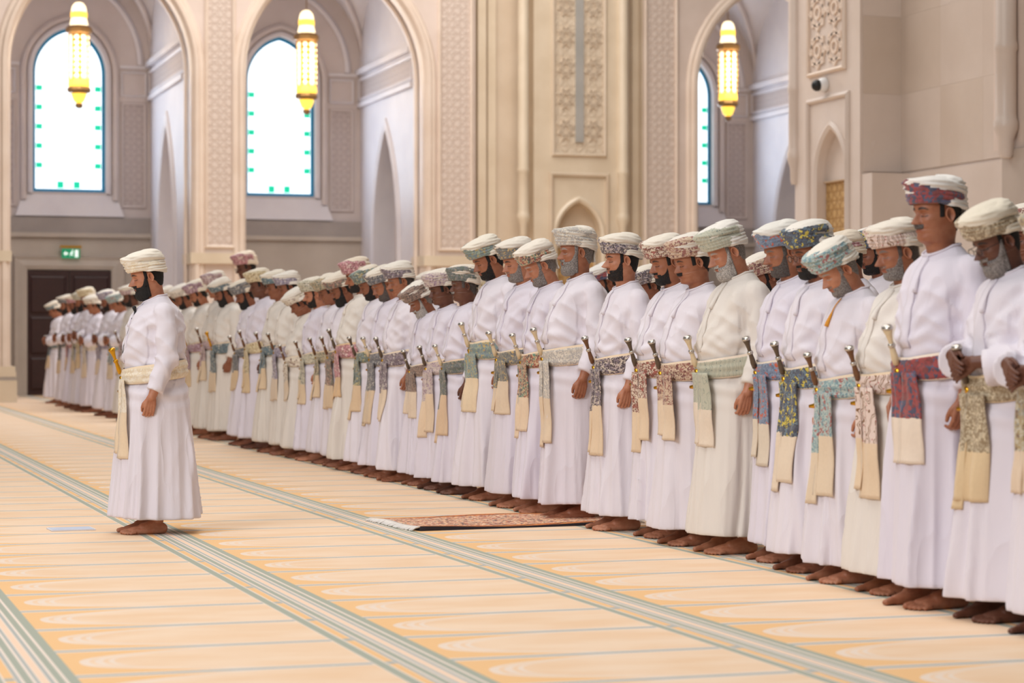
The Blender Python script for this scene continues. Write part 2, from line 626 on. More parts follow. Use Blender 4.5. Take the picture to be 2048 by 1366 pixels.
for i, bay in enumerate(BAYS):
    c, hw = bay['c'], bay['hw']
    W = ymap(YW)
    win = dict(c=c + .02, hw=0.76, zb=4.25, spring=6.75, off=0.214)
    ww = wall_open(c - hw - .4, c + hw + .4, 0, 10, [win], W, 0.5).obj('wall_bay', M['bay'], kind='structure')
    # stepped window surround
    for k, (off, dep) in enumerate(((0.0, -.06), (0.14, -.10))):
        o = dict(win, hw=win['hw'] + off)
        trim(sweep(arch_path(o, 4.22 - off), [(-.005, 0.05), (-.005, dep), (0.05, dep - .02), (0.1, dep), (0.12, 0.0)], W), M['bay'] if k else M['bay_white'], ww)
    # sloping sill, dark stone band, cornice
    sl = MB().add([(c - .95, YW - .02, 4.2), (c + .99, YW - .02, 4.2), (c + 1.15, YW - .14, 3.74), (c - 1.1, YW - .14, 3.74), (c - 1.1, YW, 3.74), (c + 1.15, YW, 3.74)],
                  [(0, 3, 2, 1), (3, 4, 5, 2), (0, 4, 3), (1, 2, 5)])
    sl.obj('window_sill', M['bay_white'], ww)
    MB().box(c - hw, c + hw, YW - .1, YW, 3.39, 3.72).obj('stone_band', M['bay_dark'], ww)
    trim(MB().box(c - hw, c + hw, YW - .16, YW, 3.30, 3.39), M['bay_low'], ww, False)
    MB().box(c - hw, c + hw, YW - .06, YW, 0, 3.30).obj('dado', M['bay_low'], ww)
    # carved side panels and the square ones above them
    for sg in (-1, 1):
        a, b = sorted((c + sg * 1.10, c + sg * 1.62))
        panel(ww, W, a + .04, b - .04, 3.98, 6.12, M['lattice_bay'], M['bay'], 'carved_panel', .05)
        panel(ww, W, a + .02, b - .02, 6.32, 6.78, M['bay'], M['bay_white'], 'square_panel', .04)
        trim(MB().box(a - .03, b + .1, YW - .05, YW, 6.88, 6.94), M['bay_white'], ww, False)
    lun = dict(c=c, hw=1.44, spring=6.95, off=.35)
    trim(sweep(arch_path(lun, 6.95), [(0, 0), (0, -.05), (.06, -.09), (.12, -.05), (.12, 0)], W), M['bay_white'], ww)
    # window: frame, panes with green corner pieces and lead lines
    wn = tag(empty('window_%d' % (i + 1), (0, 0, 0)), kind='structure')
    D = 0.16
    ap = arch_path(win, 4.25)
    fr = sweep(ap + [(win['c'] - .76, 4.25)], [(0.01, D - .02), (-0.07, D - .03), (-0.07, D + .04), (0.01, D + .05)], W)
    fr.obj('window_frame', M['teal'], wn)
    xs = [-.76, -.50, -.17, .17, .50, .76]
    zs = [4.25, 4.55] + [4.25 + .405 * k + .16 for k in range(1, 7)] + [7.25, 7.75]
    top = lambda x: win['spring'] + math.sqrt(max(0, (win['hw'] + win['off']) ** 2 - (abs(x) + win['off']) ** 2))
    for a, b in zip(xs[:-1], xs[1:]):
        for z0, z1 in zip(zs[:-1], zs[1:]):
            g = .006
            xx = [x_ for x_ in np.linspace(b - g, a + g, 9) if top(x_) > z0 + .012]
            if len(xx) < 2:
                continue
            pts = [W(win['c'] + xx[-1], z0 + g, D), W(win['c'] + xx[0], z0 + g, D)] + [W(win['c'] + x_, min(z1 - g, top(x_)), D) for x_ in xx]
            n_ = len(pts)
            q = [(p[0], p[1] + .012, p[2]) for p in pts]
            mb = MB().add(pts + q, [tuple(range(n_)), tuple(range(2 * n_ - 1, n_ - 1, -1))] + [(k_, n_ + k_, n_ + (k_ + 1) % n_, (k_ + 1) % n_) for k_ in range(n_)])
            mb.obj('pane', M['daylight'], wn)
    ld = MB()
    for x in xs[1:-1]:
        ld.box(win['c'] + x - .007, win['c'] + x + .007, YW + D - .004, YW + D + .014, 4.25, top(x))
    for z in zs[1:-1]:
        w_ = .74 if z < 6.7 else max([.05] + [x_ for x_ in np.linspace(.05, .74, 30) if top(x_) > z + .03])
        ld.box(win['c'] - w_, win['c'] + w_, YW + D - .004, YW + D + .014, z - .007, z + .007)
    ld.obj('lead_line', M['lead'], wn)
    for z in zs[2:9]:
        for sg in (-1, 1):
            if z > 6.8:
                continue
            MB().box(win['c'] + sg * .61 - .065, win['c'] + sg * .61 + .065, YW + D - .02, YW + D - .006, z - .055, z + .055).obj('green_pane', M['green_glass'], wn)
            MB().box(win['c'] + sg * .74 - .02, win['c'] + sg * .74 + .02, YW + D - .02, YW + D - .006, z - .03, z + .03).obj('blue_pane', M['teal'], wn)
    for x in (-.17, .17):
        MB().box(win['c'] + x - .065, win['c'] + x + .065, YW + D - .02, YW + D - .006, 4.34, 4.48).obj('green_pane', M['green_glass'], wn)
    # groined vault with ribs
    vb, ribs = vault(c - hw - .15, c + hw + .15, YA + .8, YW + .05, 7.0)
    vo = vb.obj('ceiling', M['bay_white'], None, True, 'structure')
    for r in ribs:
        MB().tube(r, .07, 8).obj('rib', M['bay'], vo, True)
    # cool daylight entering through this window
    area('window_light', (c, YW - .12, 5.5), (-PI / 2, 0, 0), 1.4, 2.8, 85, (0.62, 0.78, 1.0))

# partitions between the bays, each with a pointed passage, frieze and mouldings
for k, (x0, x1) in enumerate(((2.85, 3.9), (7.32, 8.33), (11.89, 12.93), (17.1, 17.66), (21.2, 22.2))):
    X = xmap(x0)
    op = dict(c=45.45, hw=.98, spring=3.25, off=2.2)
    pw = wall_open(YA + .8, YW, 0, 9.2, [op], X, x1 - x0).obj('wall_partition', M['bay_white'], kind='structure')
    trim(sweep(arch_path(op), [(-.006, 0.1), (-.006, -.03), (.08, -.07), (.16, -.03), (.17, 0)], X), M['bay_white'], pw)
    trim(sweep(arch_path(dict(op, hw=.9, c=45.45)), [(0, .45), (.08, .45)], X), M['bay'], pw)
    panel(pw, X, YA + .85, YW - .05, 6.40, 6.78, M['lattice_bay'], M['bay_white'], 'frieze', .07)
    trim(MB().box(x0 - .12, x0, YA + .8, YW, 6.9, 7.02), M['bay_white'], pw, False)
    trim(MB().box(x0 - .08, x0, YA + .8, YW, 6.2, 6.3), M['bay_white'], pw, False)
# end walls behind the central pier
MB().box(12.93, 17.1, YA + .9, YA + 1.0, 0, 10).obj('wall_core', M['bay'], kind='structure')
MB().box(-14, 2.85, YW - .5, YW, 0, 10).obj('wall_bay', M['bay'], kind='structure')

# double door under the first window
dx0, dx1 = x_on_y(53, YW), x_on_y(221, YW)
wood = plain('dark_door_wood', srgb(58, 26, 22), 0.45, 0, .35, 6)
dr = tag(empty('door_1', ((dx0 + dx1) / 2, YW - .10, 0)), kind='structure')
dw = (dx1 - dx0) / 2
for sg in (-1, 1):
    lf = MB().box(min(0, sg * dw) + .006, max(0, sg * dw) - .006, -.03, .02, 0.01, 2.6).obj('door_leaf', wood, dr)
    for z0, z1 in ((.15, .75), (.9, 1.6), (1.75, 2.45)):
        a, b = sorted((sg * .12, sg * (dw - .1)))
        MB().box(a, b, -.05, -.03, z0, z1).obj('door_panel', wood, lf)
        sweep(rect(a, b, z0, z1), [(0, -.03), (0, -.065), (.03, -.055), (.04, -.03)], lambda s, z, d: (s, d, z), True).obj('panel_moulding', wood, lf)
    MB().tube([(sg * .06, -.03, 1.0), (sg * .06, -.09, 1.02), (sg * .06, -.09, 1.25), (sg * .06, -.03, 1.27)], .012, 8).obj('door_handle', M['bronze'], lf, True)
fr = sweep([(-dw, 0), (-dw, 2.62), (dw, 2.62), (dw, 0)], [(0, 0.0), (0, -.05), (.08, -.08), (.2, -.06), (.26, -.09), (.3, 0.04)], lambda s, z, d: (s, d, z))
fr.obj('door_frame', M['bay_low'], dr)
# emergency exit sign over the door
sx = x_on_y(139, YW)
ex = tag(empty('exit_sign', (sx, YW - .22, z_at(508, sx, YW))), 'small green emergency exit sign above the dark double door', 'sign')
MB().box(-.185, .185, -.02, .03, -.10, .10).obj('sign_box', M['green'], ex)
MB().box(-.22, .22, -.03, .05, .12, .165).obj('mount', M['gold'], ex)
pic = MB()
for q in ([(-.15, 0), (-.105, .05), (-.105, -.05)], [(-.105, .018), (-.06, .018), (-.06, -.018), (-.105, -.018)],      # arrow
          [(.085, -.075), (.15, -.075), (.15, .075), (.085, .075)],                                                       # doorway
          [(-.005, .01), (.02, .05), (.045, .04), (.02, 0)], [(.0, .0), (.02, .0), (.05, -.04), (.035, -.05)],
          [(-.005, .015), (.015, .005), (-.01, -.05), (-.03, -.06), (-.02, -.05)], [(.03, .045), (.06, .015), (.055, .008), (.028, .03)]):
    pic.add([(x, -.024, z) for x, z in q], [tuple(range(len(q)))])
pic.add([(.035 + .014 * math.cos(a), -.024, .068 + .014 * math.sin(a)) for a in np.linspace(0, 2 * PI, 10)[:-1]], [tuple(range(9))])
pic.obj('pictogram', M['sign_white'], ex)

# ------------------------------------------------------------------ warm central pier
YC = YA + .22
wc = MB().box(XC0, XC1, YC, YC + .6, 0, 10).obj('wall_central', M['warm'], kind='structure')
ic0, ic1 = x_on_y(1060, YC - .1), x_on_y(1236, YC - .1)
icc = x_on_y(1150, YC - .1)
niche = dict(c=icc, hw=.47, zb=0.0, spring=3.22, off=.28)
Yi = YC - .34
Ci = ymap(Yi)
wi = wall_open(ic0, ic1, 0, 10, [niche], Ci, .30).obj('wall_central_panel', M['warm_light'], wc)
MB().box(ic0, ic1, Yi + .30, YC, 0, 10).obj('niche_back', M['warm'], wc)
panel(wc, ymap(Yi + .29), icc - .42, icc + .42, 0.3, 3.0, M['lattice_gold'], M['warm'], 'niche_tile', .03)
trim(sweep(arch_path(niche), [(-.006, 0.1), (-.006, -.02), (.05, -.05), (.1, -.02), (.1, 0)], Ci), M['warm_light'], wc)
trim(sweep([(icc - .56, 0), (icc - .56, 4.42), (icc + .56, 4.42), (icc + .56, 0)], [(0, 0), (0, -.06), (.04, -.08), (.08, -.02), (.08, 0)], Ci), M['warm'], wc)
panel(wc, Ci, icc - .52, icc + .52, 4.87, 9.8, M['lattice_warm'], M['warm'], 'carved_panel', .06)
MB().box(icc - .085, icc + .085, Yi - .05, Yi - .01, 5.1, 9.8).obj('inlay_strip', stone('grey_marble', srgb(176, 172, 166), srgb(160, 158, 152), .25), wc)
for z in np.arange(5.2, 9.6, .62):
    for sg in (-1, 1):
        st = MB()
        for r in (.17, .10):
            pts = [(icc + sg * .29 + r * math.cos(a) * (1 if k % 2 else .62), z + .15 + 1.3 * r * math.sin(a) * (1 if k % 2 else .62)) for k, a in enumerate(np.linspace(0, 2 * PI, 17)[:-1])]
            m_ = sweep(pts, [(-.012, -.01), (-.012, -.04), (.012, -.04), (.012, -.01)], Ci, True)
            st.add(m_.v, m_.f)
        st.obj('rosette', M['warm'], wc)


def colonnette(x, y, z0, r, mat, zt=10.0):
    prof = [(r * .55, z0), (r * .7, z0 + .05), (r * .75, z0 + .22), (r * 1.15, z0 + .34), (r * 1.2, z0 + .42), (r * 1.05, z0 + .46), (r, z0 + .52),
            (r, z0 + 1.25), (r * 1.12, z0 + 1.28), (r * 1.12, z0 + 1.34), (r, z0 + 1.38), (r, zt)]
    o = MB().lathe(prof, 16, (x, y, 0)).obj('column_1', mat, None, True, 'structure')
    shade_auto(o.data, 30)
    return o


for p in (1046, 1245):
    cc = colonnette(x_on_y(p, Yi), Yi - .02, 3.2, .11, M['warm_light'])
    cc.parent = wc
    cc.name = 'colonnette'
for a, b, d in ((952, 968, -.14), (974, 990, -.06), (1262, 1274, -.06), (1279, 1291, -.14)):
    trim(MB().box(x_on_y(a, YC), x_on_y(b, YC), YC + d, YC, 0, 10), M['warm_light'], wc, False)

# ------------------------------------------------------------------ big pier on the right, beside the rear rows
XR, XB = 13.2, 13.8
ya1, ya0 = y_on_x(1590, XR), y_on_x(1720, XR)
R_ = xmap(XR)
nc0, nc1 = y_on_x(1691, XR), y_on_x(1635, XR)
nz = z_at(262, XR, (nc0 + nc1) / 2)
nh = (nc1 - nc0) / 2
nr = dict(c=(nc0 + nc1) / 2, hw=nh, spring=nz - nh * 1.42, off=nh * .62)
wr = wall_open(ya0, ya1, 0, 10, [nr], R_, .14).obj('wall_right', M['pier'], kind='structure')
MB().box(XR + .14, 18, ya0 + .001, ya1, 0, 10).obj('pier_core', M['pier'], wr)
MB().box(XB, 18, 12, ya0, 0, 10).obj('pier_core', M['pier'], wr)
gz = z_at(362, XR + .13, nr['c'])
panel(wr, xmap(XR + .135), nr['c'] - nh + .02, nr['c'] + nh + .04, .2, gz, M['lattice_gold'], M['warm'], 'niche_tile', .02)
trim(sweep(arch_path(nr), [(-.006, .1), (-.006, -.015), (.05, -.04), (.1, -.015), (.1, 0)], R_), M['pier'], wr)
f0, f1 = y_on_x(1695, XR), y_on_x(1620, XR)
fz = z_at(200, XR, nr['c'])
trim(sweep([(f0, 0), (f0, fz), (f1, fz), (f1, 0)], [(0, 0), (0, -.03), (.03, -.05), (.07, -.02), (.07, 0)], R_), M['pier'], wr)
p0, p1, pz = y_on_x(1690, XR), y_on_x(1622, XR), z_at(138, XR, nr['c'])
panel(wr, R_, p0, p1, pz, 9.8, M['pier'], M['moulding'], 'relief_panel', .05)
sw = MB()                                   # raised strapwork of the relief panel: eight-pointed stars and straps
cw = (p1 - p0) / 2
for zi in range(10):
    for yi in range(2):
        cy, cz = p0 + cw * (yi + .5), pz + cw * (zi + .55)
        for rot in (0, PI / 4):
            pts = [(cy + cw * .46 * math.cos(rot + k * PI / 2), cz + cw * .46 * math.sin(rot + k * PI / 2)) for k in range(4)]
            q = sweep(pts, [(-.018, -.01), (-.018, -.035), (.018, -.035), (.018, -.01)], R_, True)
            sw.add(q.v, q.f)
        pts = [(cy + cw * .16 * math.cos(k * PI / 4), cz + cw * .16 * math.sin(k * PI / 4)) for k in range(8)]
        q = sweep(pts, [(-.02, -.01), (-.02, -.04), (.02, -.04), (.02, -.01)], R_, True)
        sw.add(q.v, q.f)
tag(sw.obj('strapwork', M['moulding'], wr), kind='stuff')
# marble slabs on the two receding faces
slab_m = [stone('slab_%d' % k, c1, c2, .3, 1.2) for k, (c1, c2) in enumerate((
    (srgb(213, 198, 186), srgb(204, 188, 175)), (srgb(208, 192, 178), srgb(198, 181, 166)), (srgb(217, 203, 192), srgb(208, 193, 182))))]
rs = random.Random(4)
slab_me = MB().box(-.018, .0, 0, 1.058, 0, 1.0045).mesh('slab')
for zi in range(7):
    for yi in range(5):
        o = link('slab', slab_me, wr, rs.choice(slab_m))
        o.location = (XB, ya0 - (yi + 1) * 1.06, 3.32 + zi * 1.006)
end_me = MB().box(0, .55, -.015, 0, 0, 1.0045).mesh('slab')
for zi in range(7):
    o = link('slab', end_me, wr, rs.choice(slab_m))
    o.location = (XR + .04, ya0, 3.32 + zi * 1.006)
MB().box(XR + .02, XB + .1, ya0 - .3, ya0 - .002, 0, 3.28).box(XB - .05, 18, 12, ya0 - .3, 0, 3.28).obj('dado', M['pier'], wr)
MB().box(XB - .08, XB - .05, 19, y_on_x(2004, XB - .08), 0, 3.38).obj('dado_slab', stone('dark_slab', srgb(186, 172, 160), srgb(172, 158, 146), .3), wr)
for px, yy, r in ((1739, None, .125), (2012, 0, .125)):
    xx = XB - .14
    o = colonnette(xx if yy is not None else XR + .2, y_on_x(px, xx if yy is not None else XR + .2), 3.28, r, M['pier'])
    o.parent = wr
    o.name = 'colonnette'
o = colonnette(XR, ya1, 3.28, .09, M['pier'])
o.parent = wr
o.name = 'colonnette'
MB().box(XB - .02, XB + .1, y_on_x(1988, XB) - .7, y_on_x(1990, XB), 3.4, 10).obj('pilaster', M['arcade'], wr)
# dome camera
cy = y_on_x(1652, XR)
cv = tag(empty('security_camera', (XR, cy, z_at(170, XR, cy))), 'white security camera with a black dome on the right pier above the niche', 'camera')
o = MB().lathe([(.09, 0), (.1, .02), (.095, .06), (.08, .1), (.05, .13)], 20).obj('housing', M['white'], cv, True)
o.rotation_euler = (0, -PI / 2, 0)
o = MB().lathe([(.078 * math.sin(PI * k / 12) + 1e-4, -.078 * math.cos(PI * k / 12)) for k in range(13)], 20).obj('lens_dome', M['black'], cv, True)
o.location = (-.13, 0, -.01)

# ------------------------------------------------------------------ hanging lanterns
def lantern(px, ptop, pbot, bay, label):
    y = YA + 2.6
    x = x_on_y(px, y)
    z0, z1 = z_at(pbot, x, y), z_at(ptop, x, y)
    h = z1 - z0
    t = tag(empty('hanging_lantern', (x, y, z0)), label, 'lantern', 'brass lanterns in the arches')
    S = h / 2.1
    L = lambda name, prof, mat, n=8: shade_auto(MB().lathe([(r * S, z * S) for r, z in prof], n).obj(name, mat, t).data, 25)
    L('tip', [(.03, 0), (.075, .03), (.075, .09), (.05, .1)], M['bronze'])
    L('drop_glass', [(.05, .1), (.1, .14), (.15, .26), (.155, .3)], M['amber'])
    L('lower_rim', [(.15, .29), (.21, .31), (.235, .36), (.215, .41), (.2, .42)], M['bronze'])
    L('lower_band', [(.2, .42), (.215, .45), (.205, .56), (.19, .58)], M['amber'])
    L('core', [(.11, .56), (.11, 1.46)], M['gold'])
    L('upper_rim', [(.18, 1.46), (.26, 1.49), (.265, 1.57), (.22, 1.62), (.17, 1.63)], M['bronze'])
    L('cup_glass', [(.17, 1.62), (.18, 1.66), (.15, 1.78), (.13, 1.8)], M['glow'])
    L('collar', [(.145, 1.78), (.165, 1.8), (.165, 1.89), (.14, 1.91)], M['amber'])
    L('dome', [(.15, 1.9), (.15, 1.94), (.13, 2.02), (.08, 2.08), (.015, 2.1)], M['glow'])
    bar = MB().box(-.012 * S, .012 * S, -.012 * S, .012 * S, .56 * S, 1.47 * S).mesh('rib', M['gold'])
    r_ = .047 * S
    bead = MB().lathe([(r_ * math.sin(PI * k / 8) + 1e-4, -r_ * math.cos(PI * k / 8)) for k in range(9)], 10).mesh('glass_bead', M['glow'], True)
    for k in range(8):
        a = k * PI / 4
        o = link('rib', bar, t)
        o.location = (.2 * S * math.cos(a), .2 * S * math.sin(a), 0)
        a += PI / 8
        for q in range(8):
            o = link('glass_bead', bead, t)
            o.location = (.165 * S * math.cos(a), .165 * S * math.sin(a), (.63 + q * .11) * S)
    ld_ = bpy.data.lights.new('lantern_light', 'POINT')
    ld_.energy = 75
    ld_.color = (1.0, .86, .66)
    ld_.shadow_soft_size = .3
    lo_ = bpy.data.objects.new('lantern_light', ld_)
    C.objects.link(lo_)
    lo_.parent = t
    lo_.location = (0, -.45, 1.0 * S)
    MB().tube([(0, 0, 2.08 * S), (0, 0, 8.95 - z0)], .011, 6).obj('hanging_rod', M['bronze'], t)
    return t


lantern(158, 4, 217, 0, 'gold lantern hanging in the leftmost arch before its window')
lantern(613, 20, 229, 1, 'gold lantern hanging in the second arch from the left')
lantern(1456, 42, 242, 2, 'gold lantern hanging in the arch beside the right pier')

# ================================================================== the men
# local frame of a man: +x forward, +y to his left, z up, feet on z = 0, 1.72 m to the crown
HEAD_C = Vector((0.025, 0, 1.605))
PIV = Vector((-0.01, 0, 1.465))


def head_matrix(tilt):
    a = math.radians(tilt)
    return Matrix.Translation(PIV) @ Matrix.Rotation(a, 4, 'Y') @ Matrix.Translation(-PIV) @ Matrix.Translation(HEAD_C)


Fz = curve([(-.20, .036), (-.15, .036), (-.128, .042), (-.120, .058), (-.113, .074), (-.105, .084), (-.095, .087), (-.085, .084), (-.077, .083), (-.070, .089), (-.064, .091),
            (-.060, .086), (-.056, .091), (-.050, .091), (-.040, .088), (-.02, .086), (0, .083), (.015, .088), (.03, .092), (.05, .090), (.07, .082), (.09, .064), (.105, .040), (.115, .004)], .0035)
Bz = curve([(-.20, .082), (-.15, .080), (-.12, .078), (-.08, .080), (-.04, .094), (0, .104), (.03, .106), (.06, .098), (.09, .072), (.105, .044), (.115, .004)], .02)
Wz = curve([(-.20, .062), (-.15, .056), (-.125, .056), (-.112, .058), (-.10, .060), (-.08, .064), (-.05, .069), (-.02, .072), (0, .074), (.03, .077), (.06, .073), (.09, .055), (.105, .034), (.115, .004)], .012)

NPHI = 104
_psi = np.linspace(-PI, PI, NPHI, endpoint=False)
PHI = _psi - 0.45 * np.sin(_psi)
ZS = np.concatenate([np.linspace(-.20, -.13, 7), np.arange(-.126, .045, .003), np.linspace(.05, .1148, 12)])


def gauss(y, z, y0, z0, sy, sz):
    return np.exp(-((y - y0) / sy) ** 2 - ((z - z0) / sz) ** 2)


FACES = [dict(nose=.034, jaw=1.0, brow=1.0, lip=0.0, w=1.0), dict(nose=.040, jaw=.95, brow=1.3, lip=.002, w=.97), dict(nose=.031, jaw=1.07, brow=.8, lip=.003, w=1.05)]


def head_grid(face):
    p = FACES[face]
    Z, PH = np.meshgrid(ZS, PHI, indexing='ij')
    Fv, Bv = Fz(Z), Bz(Z)
    Wv = Wz(Z) * np.where(Z < -.05, p['jaw'], 1) * p['w']
    c, s = np.cos(PH), np.abs(np.sin(PH))
    n = 2.25 - .35 * (1 - sstep(-.115, -.075, Z)) * (Z > -.125)
    D = np.where(c > 0, Fv, Bv)
    r = ((np.abs(c) / D) ** n + (s / Wv) ** n) ** (-1 / n)
    Y = r * np.sin(PH)
    ay = np.abs(Y)
    front = sstep(0.1, .5, c)
    A = p['nose'] * np.interp(Z, [-.045, -.040, -.034, -.02, .0, .014], [0, .60, 1, .74, .36, 0])
    sg = np.interp(Z, [-.04, -.03, -.015, .01], [.0155, .0135, .0095, .0085])
    dr = A * np.exp(-(Y / sg) ** 2)
    dr += .0055 * gauss(ay, Z, .0145, -.035, .0055, .006)
    dr -= .0105 * gauss(ay, Z, .029, .001, .016, .011)
    dr += .0075 * gauss(ay, Z, .031, -.001, .0115, .0075)
    dr += .0045 * p['brow'] * gauss(ay, Z, .027, .020, .02, .007)
    dr += .004 * gauss(ay, Z, .047, -.024, .018, .014)
    dr += p['lip'] * (gauss(ay, Z, 0, -.052, .016, .004) + gauss(ay, Z, 0, -.067, .014, .004))
    dr -= .0025 * gauss(ay, Z, .027, -.047, .006, .012)
    dr -= .003 * gauss(ay, Z, .045, -.065, .016, .016)
    r = r + dr * front
    return np.stack([r * np.cos(PH), r * np.sin(PH), Z], -1)


def face_masks(co):
    """hair (brows, lashes), lip and dark (nostril) masks from head-local positions"""
    x, y, z = co.T
    ay = np.abs(y)
    fr = (x > .03)
    zc = .0215 + .004 * np.sin((ay - .01) / .044 * PI) - .004 * sstep(.04, .054, ay)
    th = .0068 - .0028 * sstep(.03, .055, ay)
    brow = (1 - sstep(th * .55, th, np.abs(z - zc))) * sstep(.009, .014, ay) * (1 - sstep(.050, .056, ay))
    zl = -.0055 - .0035 * np.cos((ay - .031) / .018 * PI / 2)
    lash = (1 - sstep(.0012, .0032, np.abs(z - zl))) * sstep(.013, .016, ay) * (1 - sstep(.046, .049, ay))
    crease = .6 * (1 - sstep(.0008, .0026, np.abs(z - zl - .0105))) * sstep(.014, .018, ay) * (1 - sstep(.042, .047, ay))
    lip = (1 - sstep(.019, .025, ay)) * sstep(-.0765, -.0735, z) * (1 - sstep(-.0545, -.0515, z))
    line = (1 - sstep(.0009, .003, np.abs(z + .0603))) * (1 - sstep(.022, .026, ay))
    nos = np.exp(-((ay - .0085) / .0035) ** 2 - ((z + .0425) / .0022) ** 2) * (x > .09)
    hair = np.clip(np.maximum(brow, lash), 0, 1) * fr
    dark = np.clip(np.maximum(np.maximum(line * .7, nos), crease), 0, 1) * fr
    return hair, np.clip(lip, 0, 1) * fr, dark


def grid_mesh(rings):
    """closed rings with end caps -> verts, faces"""
    return MB().loft([[tuple(p) for p in r] for r in rings])


def ear(sg):
    """a flat cup with a raised rim, lobe below"""
    n, m = 20, 7
    v, f = [], []
    prof = [(0, -.010), (.35, -.010), (.55, -.003), (.78, .006), (.93, .0085), (1.0, .002), (.8, -.012)]
    for rr, h in prof:
        for j in range(n):
            a = 2 * PI * j / n
            ex, ez = .0165 * math.cos(a), .031 * math.sin(a)
            if ez < -.01:
                ex *= .78
            lx, lz = ex * rr, ez * rr
            out = h + .011 - lx * .45
            v.append((-.012 + lx - lz * .12 * -1, sg * (.0735 + out), -.006 + lz))
    for i in range(len(prof) - 1):
        for j in range(n):
            k = (j + 1) % n
            q = (i * n + j, i * n + k, (i + 1) * n + k, (i + 1) * n + j)
            f.append(q if sg < 0 else q[::-1])
    f.append(tuple(range(n)) if sg > 0 else tuple(range(n - 1, -1, -1)))
    b = (len(prof) - 1) * n
    f.append(tuple(b + j for j in range(n - 1, -1, -1)) if sg > 0 else tuple(b + j for j in range(n)))
    return v, f


def hand_into(mb, w, d, p, t, curl=1.0, s=1.0):
    """palm, four fingers of different length and a thumb; d finger direction, p palm side, t thumb side"""
    w, d, p, t = Vector(w), Vector(d).normalized(), Vector(p), Vector(t)
    p = (p - d * p.dot(d)).normalized()
    t = (t - d * t.dot(d) - p * t.dot(p)).normalized()
    P = lambda a, b, c: w + (t * a + p * b + d * c) * s
    for a, ra in ((.030, .0135), (.010, .0145), (-.010, .014), (-.028, .0125)):
        mb.chain([P(a * .55, 0, .004), P(a * .9, .001, .045), P(a, .002, .092)], [.018 * s, .0155 * s, ra * .85 * s])
    for a, L, r in ((.032, .070, .0092), (.0108, .079, .0096), (-.0105, .072, .0092), (-.030, .057, .0082)):
        pos, ang = P(a, .002, .092), 0.0
        pts, rad = [pos], [r * s]
        for seg, bend in ((.45, .42), (.31, .75), (.24, .5)):
            ang += bend * curl
            pos = pos + (d * math.cos(ang) + p * math.sin(ang)) * L * seg * s
            pts.append(pos)
            rad.append(r * s * (.95 if len(pts) < 3 else .84))
        mb.chain(pts, rad)
    mb.chain([P(.026, .004, .022), P(.045, .012, .05), P(.048, .024, .076), P(.043, .034, .098)], [.015 * s, .0125 * s, .0105 * s, .0088 * s])


def remeshed(mb, name, vox, dec=None, smooth=2):
    mods = [('REMESH', dict(mode='VOXEL', voxel_size=vox, use_smooth_shade=True))]
    if smooth:
        mods.append(('SMOOTH', dict(factor=.5, iterations=smooth)))
    if dec:
        mods.append(('DECIMATE', dict(ratio=dec)))
    return evaluated(mb.mesh(name), mods)


ARMS = {
    'down': dict(sh=(-.02, .158, 1.36), el=(-.035, .220, 1.085), wr=(.066, .246, .845), cuff=.84, r=(.076, .074, .065, .055)),
    'folded': dict(sh=(-.02, .168, 1.36), el=(.03, .248, 1.09), wr=(.225, .075, 1.075), cuff=.82, r=(.082, .085, .08, .08)),
}
_arm_cache, _leg_cache = {}, {}


def arm_mesh(pose):
    if pose not in _arm_cache:
        a = ARMS[pose]
        sh, el, wr = (Vector(a[k]) for k in ('sh', 'el', 'wr'))
        mb = MB()
        mb.chain([sh, sh.lerp(el, .5), el, el.lerp(wr, .35), wr], [.044, .044, .038, .038, .026])
        d = (wr - el).normalized()
        if pose == 'down':
            hand_into(mb, wr, (.16, -.05, -1), (0, -1, .1), (1, .1, 0), 1.1, .9)
        else:
            hand_into(mb, wr, (d.x * .3 + .05, d.y, -.35), (-1, -.2, 0), (0, .2, 1), .45, .92)
        me = remeshed(mb, 'arm', .0034, .30, 1)
        _arm_cache[pose] = (get_co(me), [tuple(p.vertices) for p in me.polygons])
    return _arm_cache[pose]


def leg_mesh():
    if 'l' not in _leg_cache:
        mb = MB()
        ax = .005
        mb.chain([(.0, .09, .82), (.01, .1, .50), (ax + .0, .1, .28), (ax, .1, .09)], [.085, .06, .052, .038])
        mb.chain([(ax - .028, .1, .034), (ax + .03, .1, .050), (ax + .09, .102, .038)], [.034, .038, .034])
        mb.chain([(ax - .03, .1, .03), (ax + .07, .118, .022), (ax + .15, .124, .018)], [.03, .022, .018])
        mb.chain([(ax + .02, .09, .045), (ax + .11, .083, .030), (ax + .165, .080, .021)], [.034, .027, .021])
        mb.chain([(ax + .11, .1, .030), (ax + .16, .1, .020)], [.028, .020])
        for k, (y, x0, L, r) in enumerate(((.076, .165, .052, .0150), (.098, .168, .044, .0105), (.114, .163, .038, .0098), (.128, .155, .033, .0092), (.140, .143, .027, .0088))):
            dy = .04 * (k - 1)
            mb.chain([(ax + x0, y, r + .006), (ax + x0 + L * .55, y + dy * L * .6, r + .005), (ax + x0 + L, y + dy * L, r)], [r * 1.05, r, r * .92])
        me = remeshed(mb, 'leg', .0036, .34, 1)
        co = get_co(me)
        co[:, 2] -= co[:, 2].min()
        _leg_cache['l'] = (co, [tuple(p.vertices) for p in me.polygons])
    return _leg_cache['l']


TORSO = [(.80, .15, .12, 0), (.95, .16, .115, 0), (1.1, .15, .105, 0), (1.28, .17, .11, -.005), (1.35, .15, .095, -.01), (1.385, .10, .075, -.01)]
_body_cache = {}


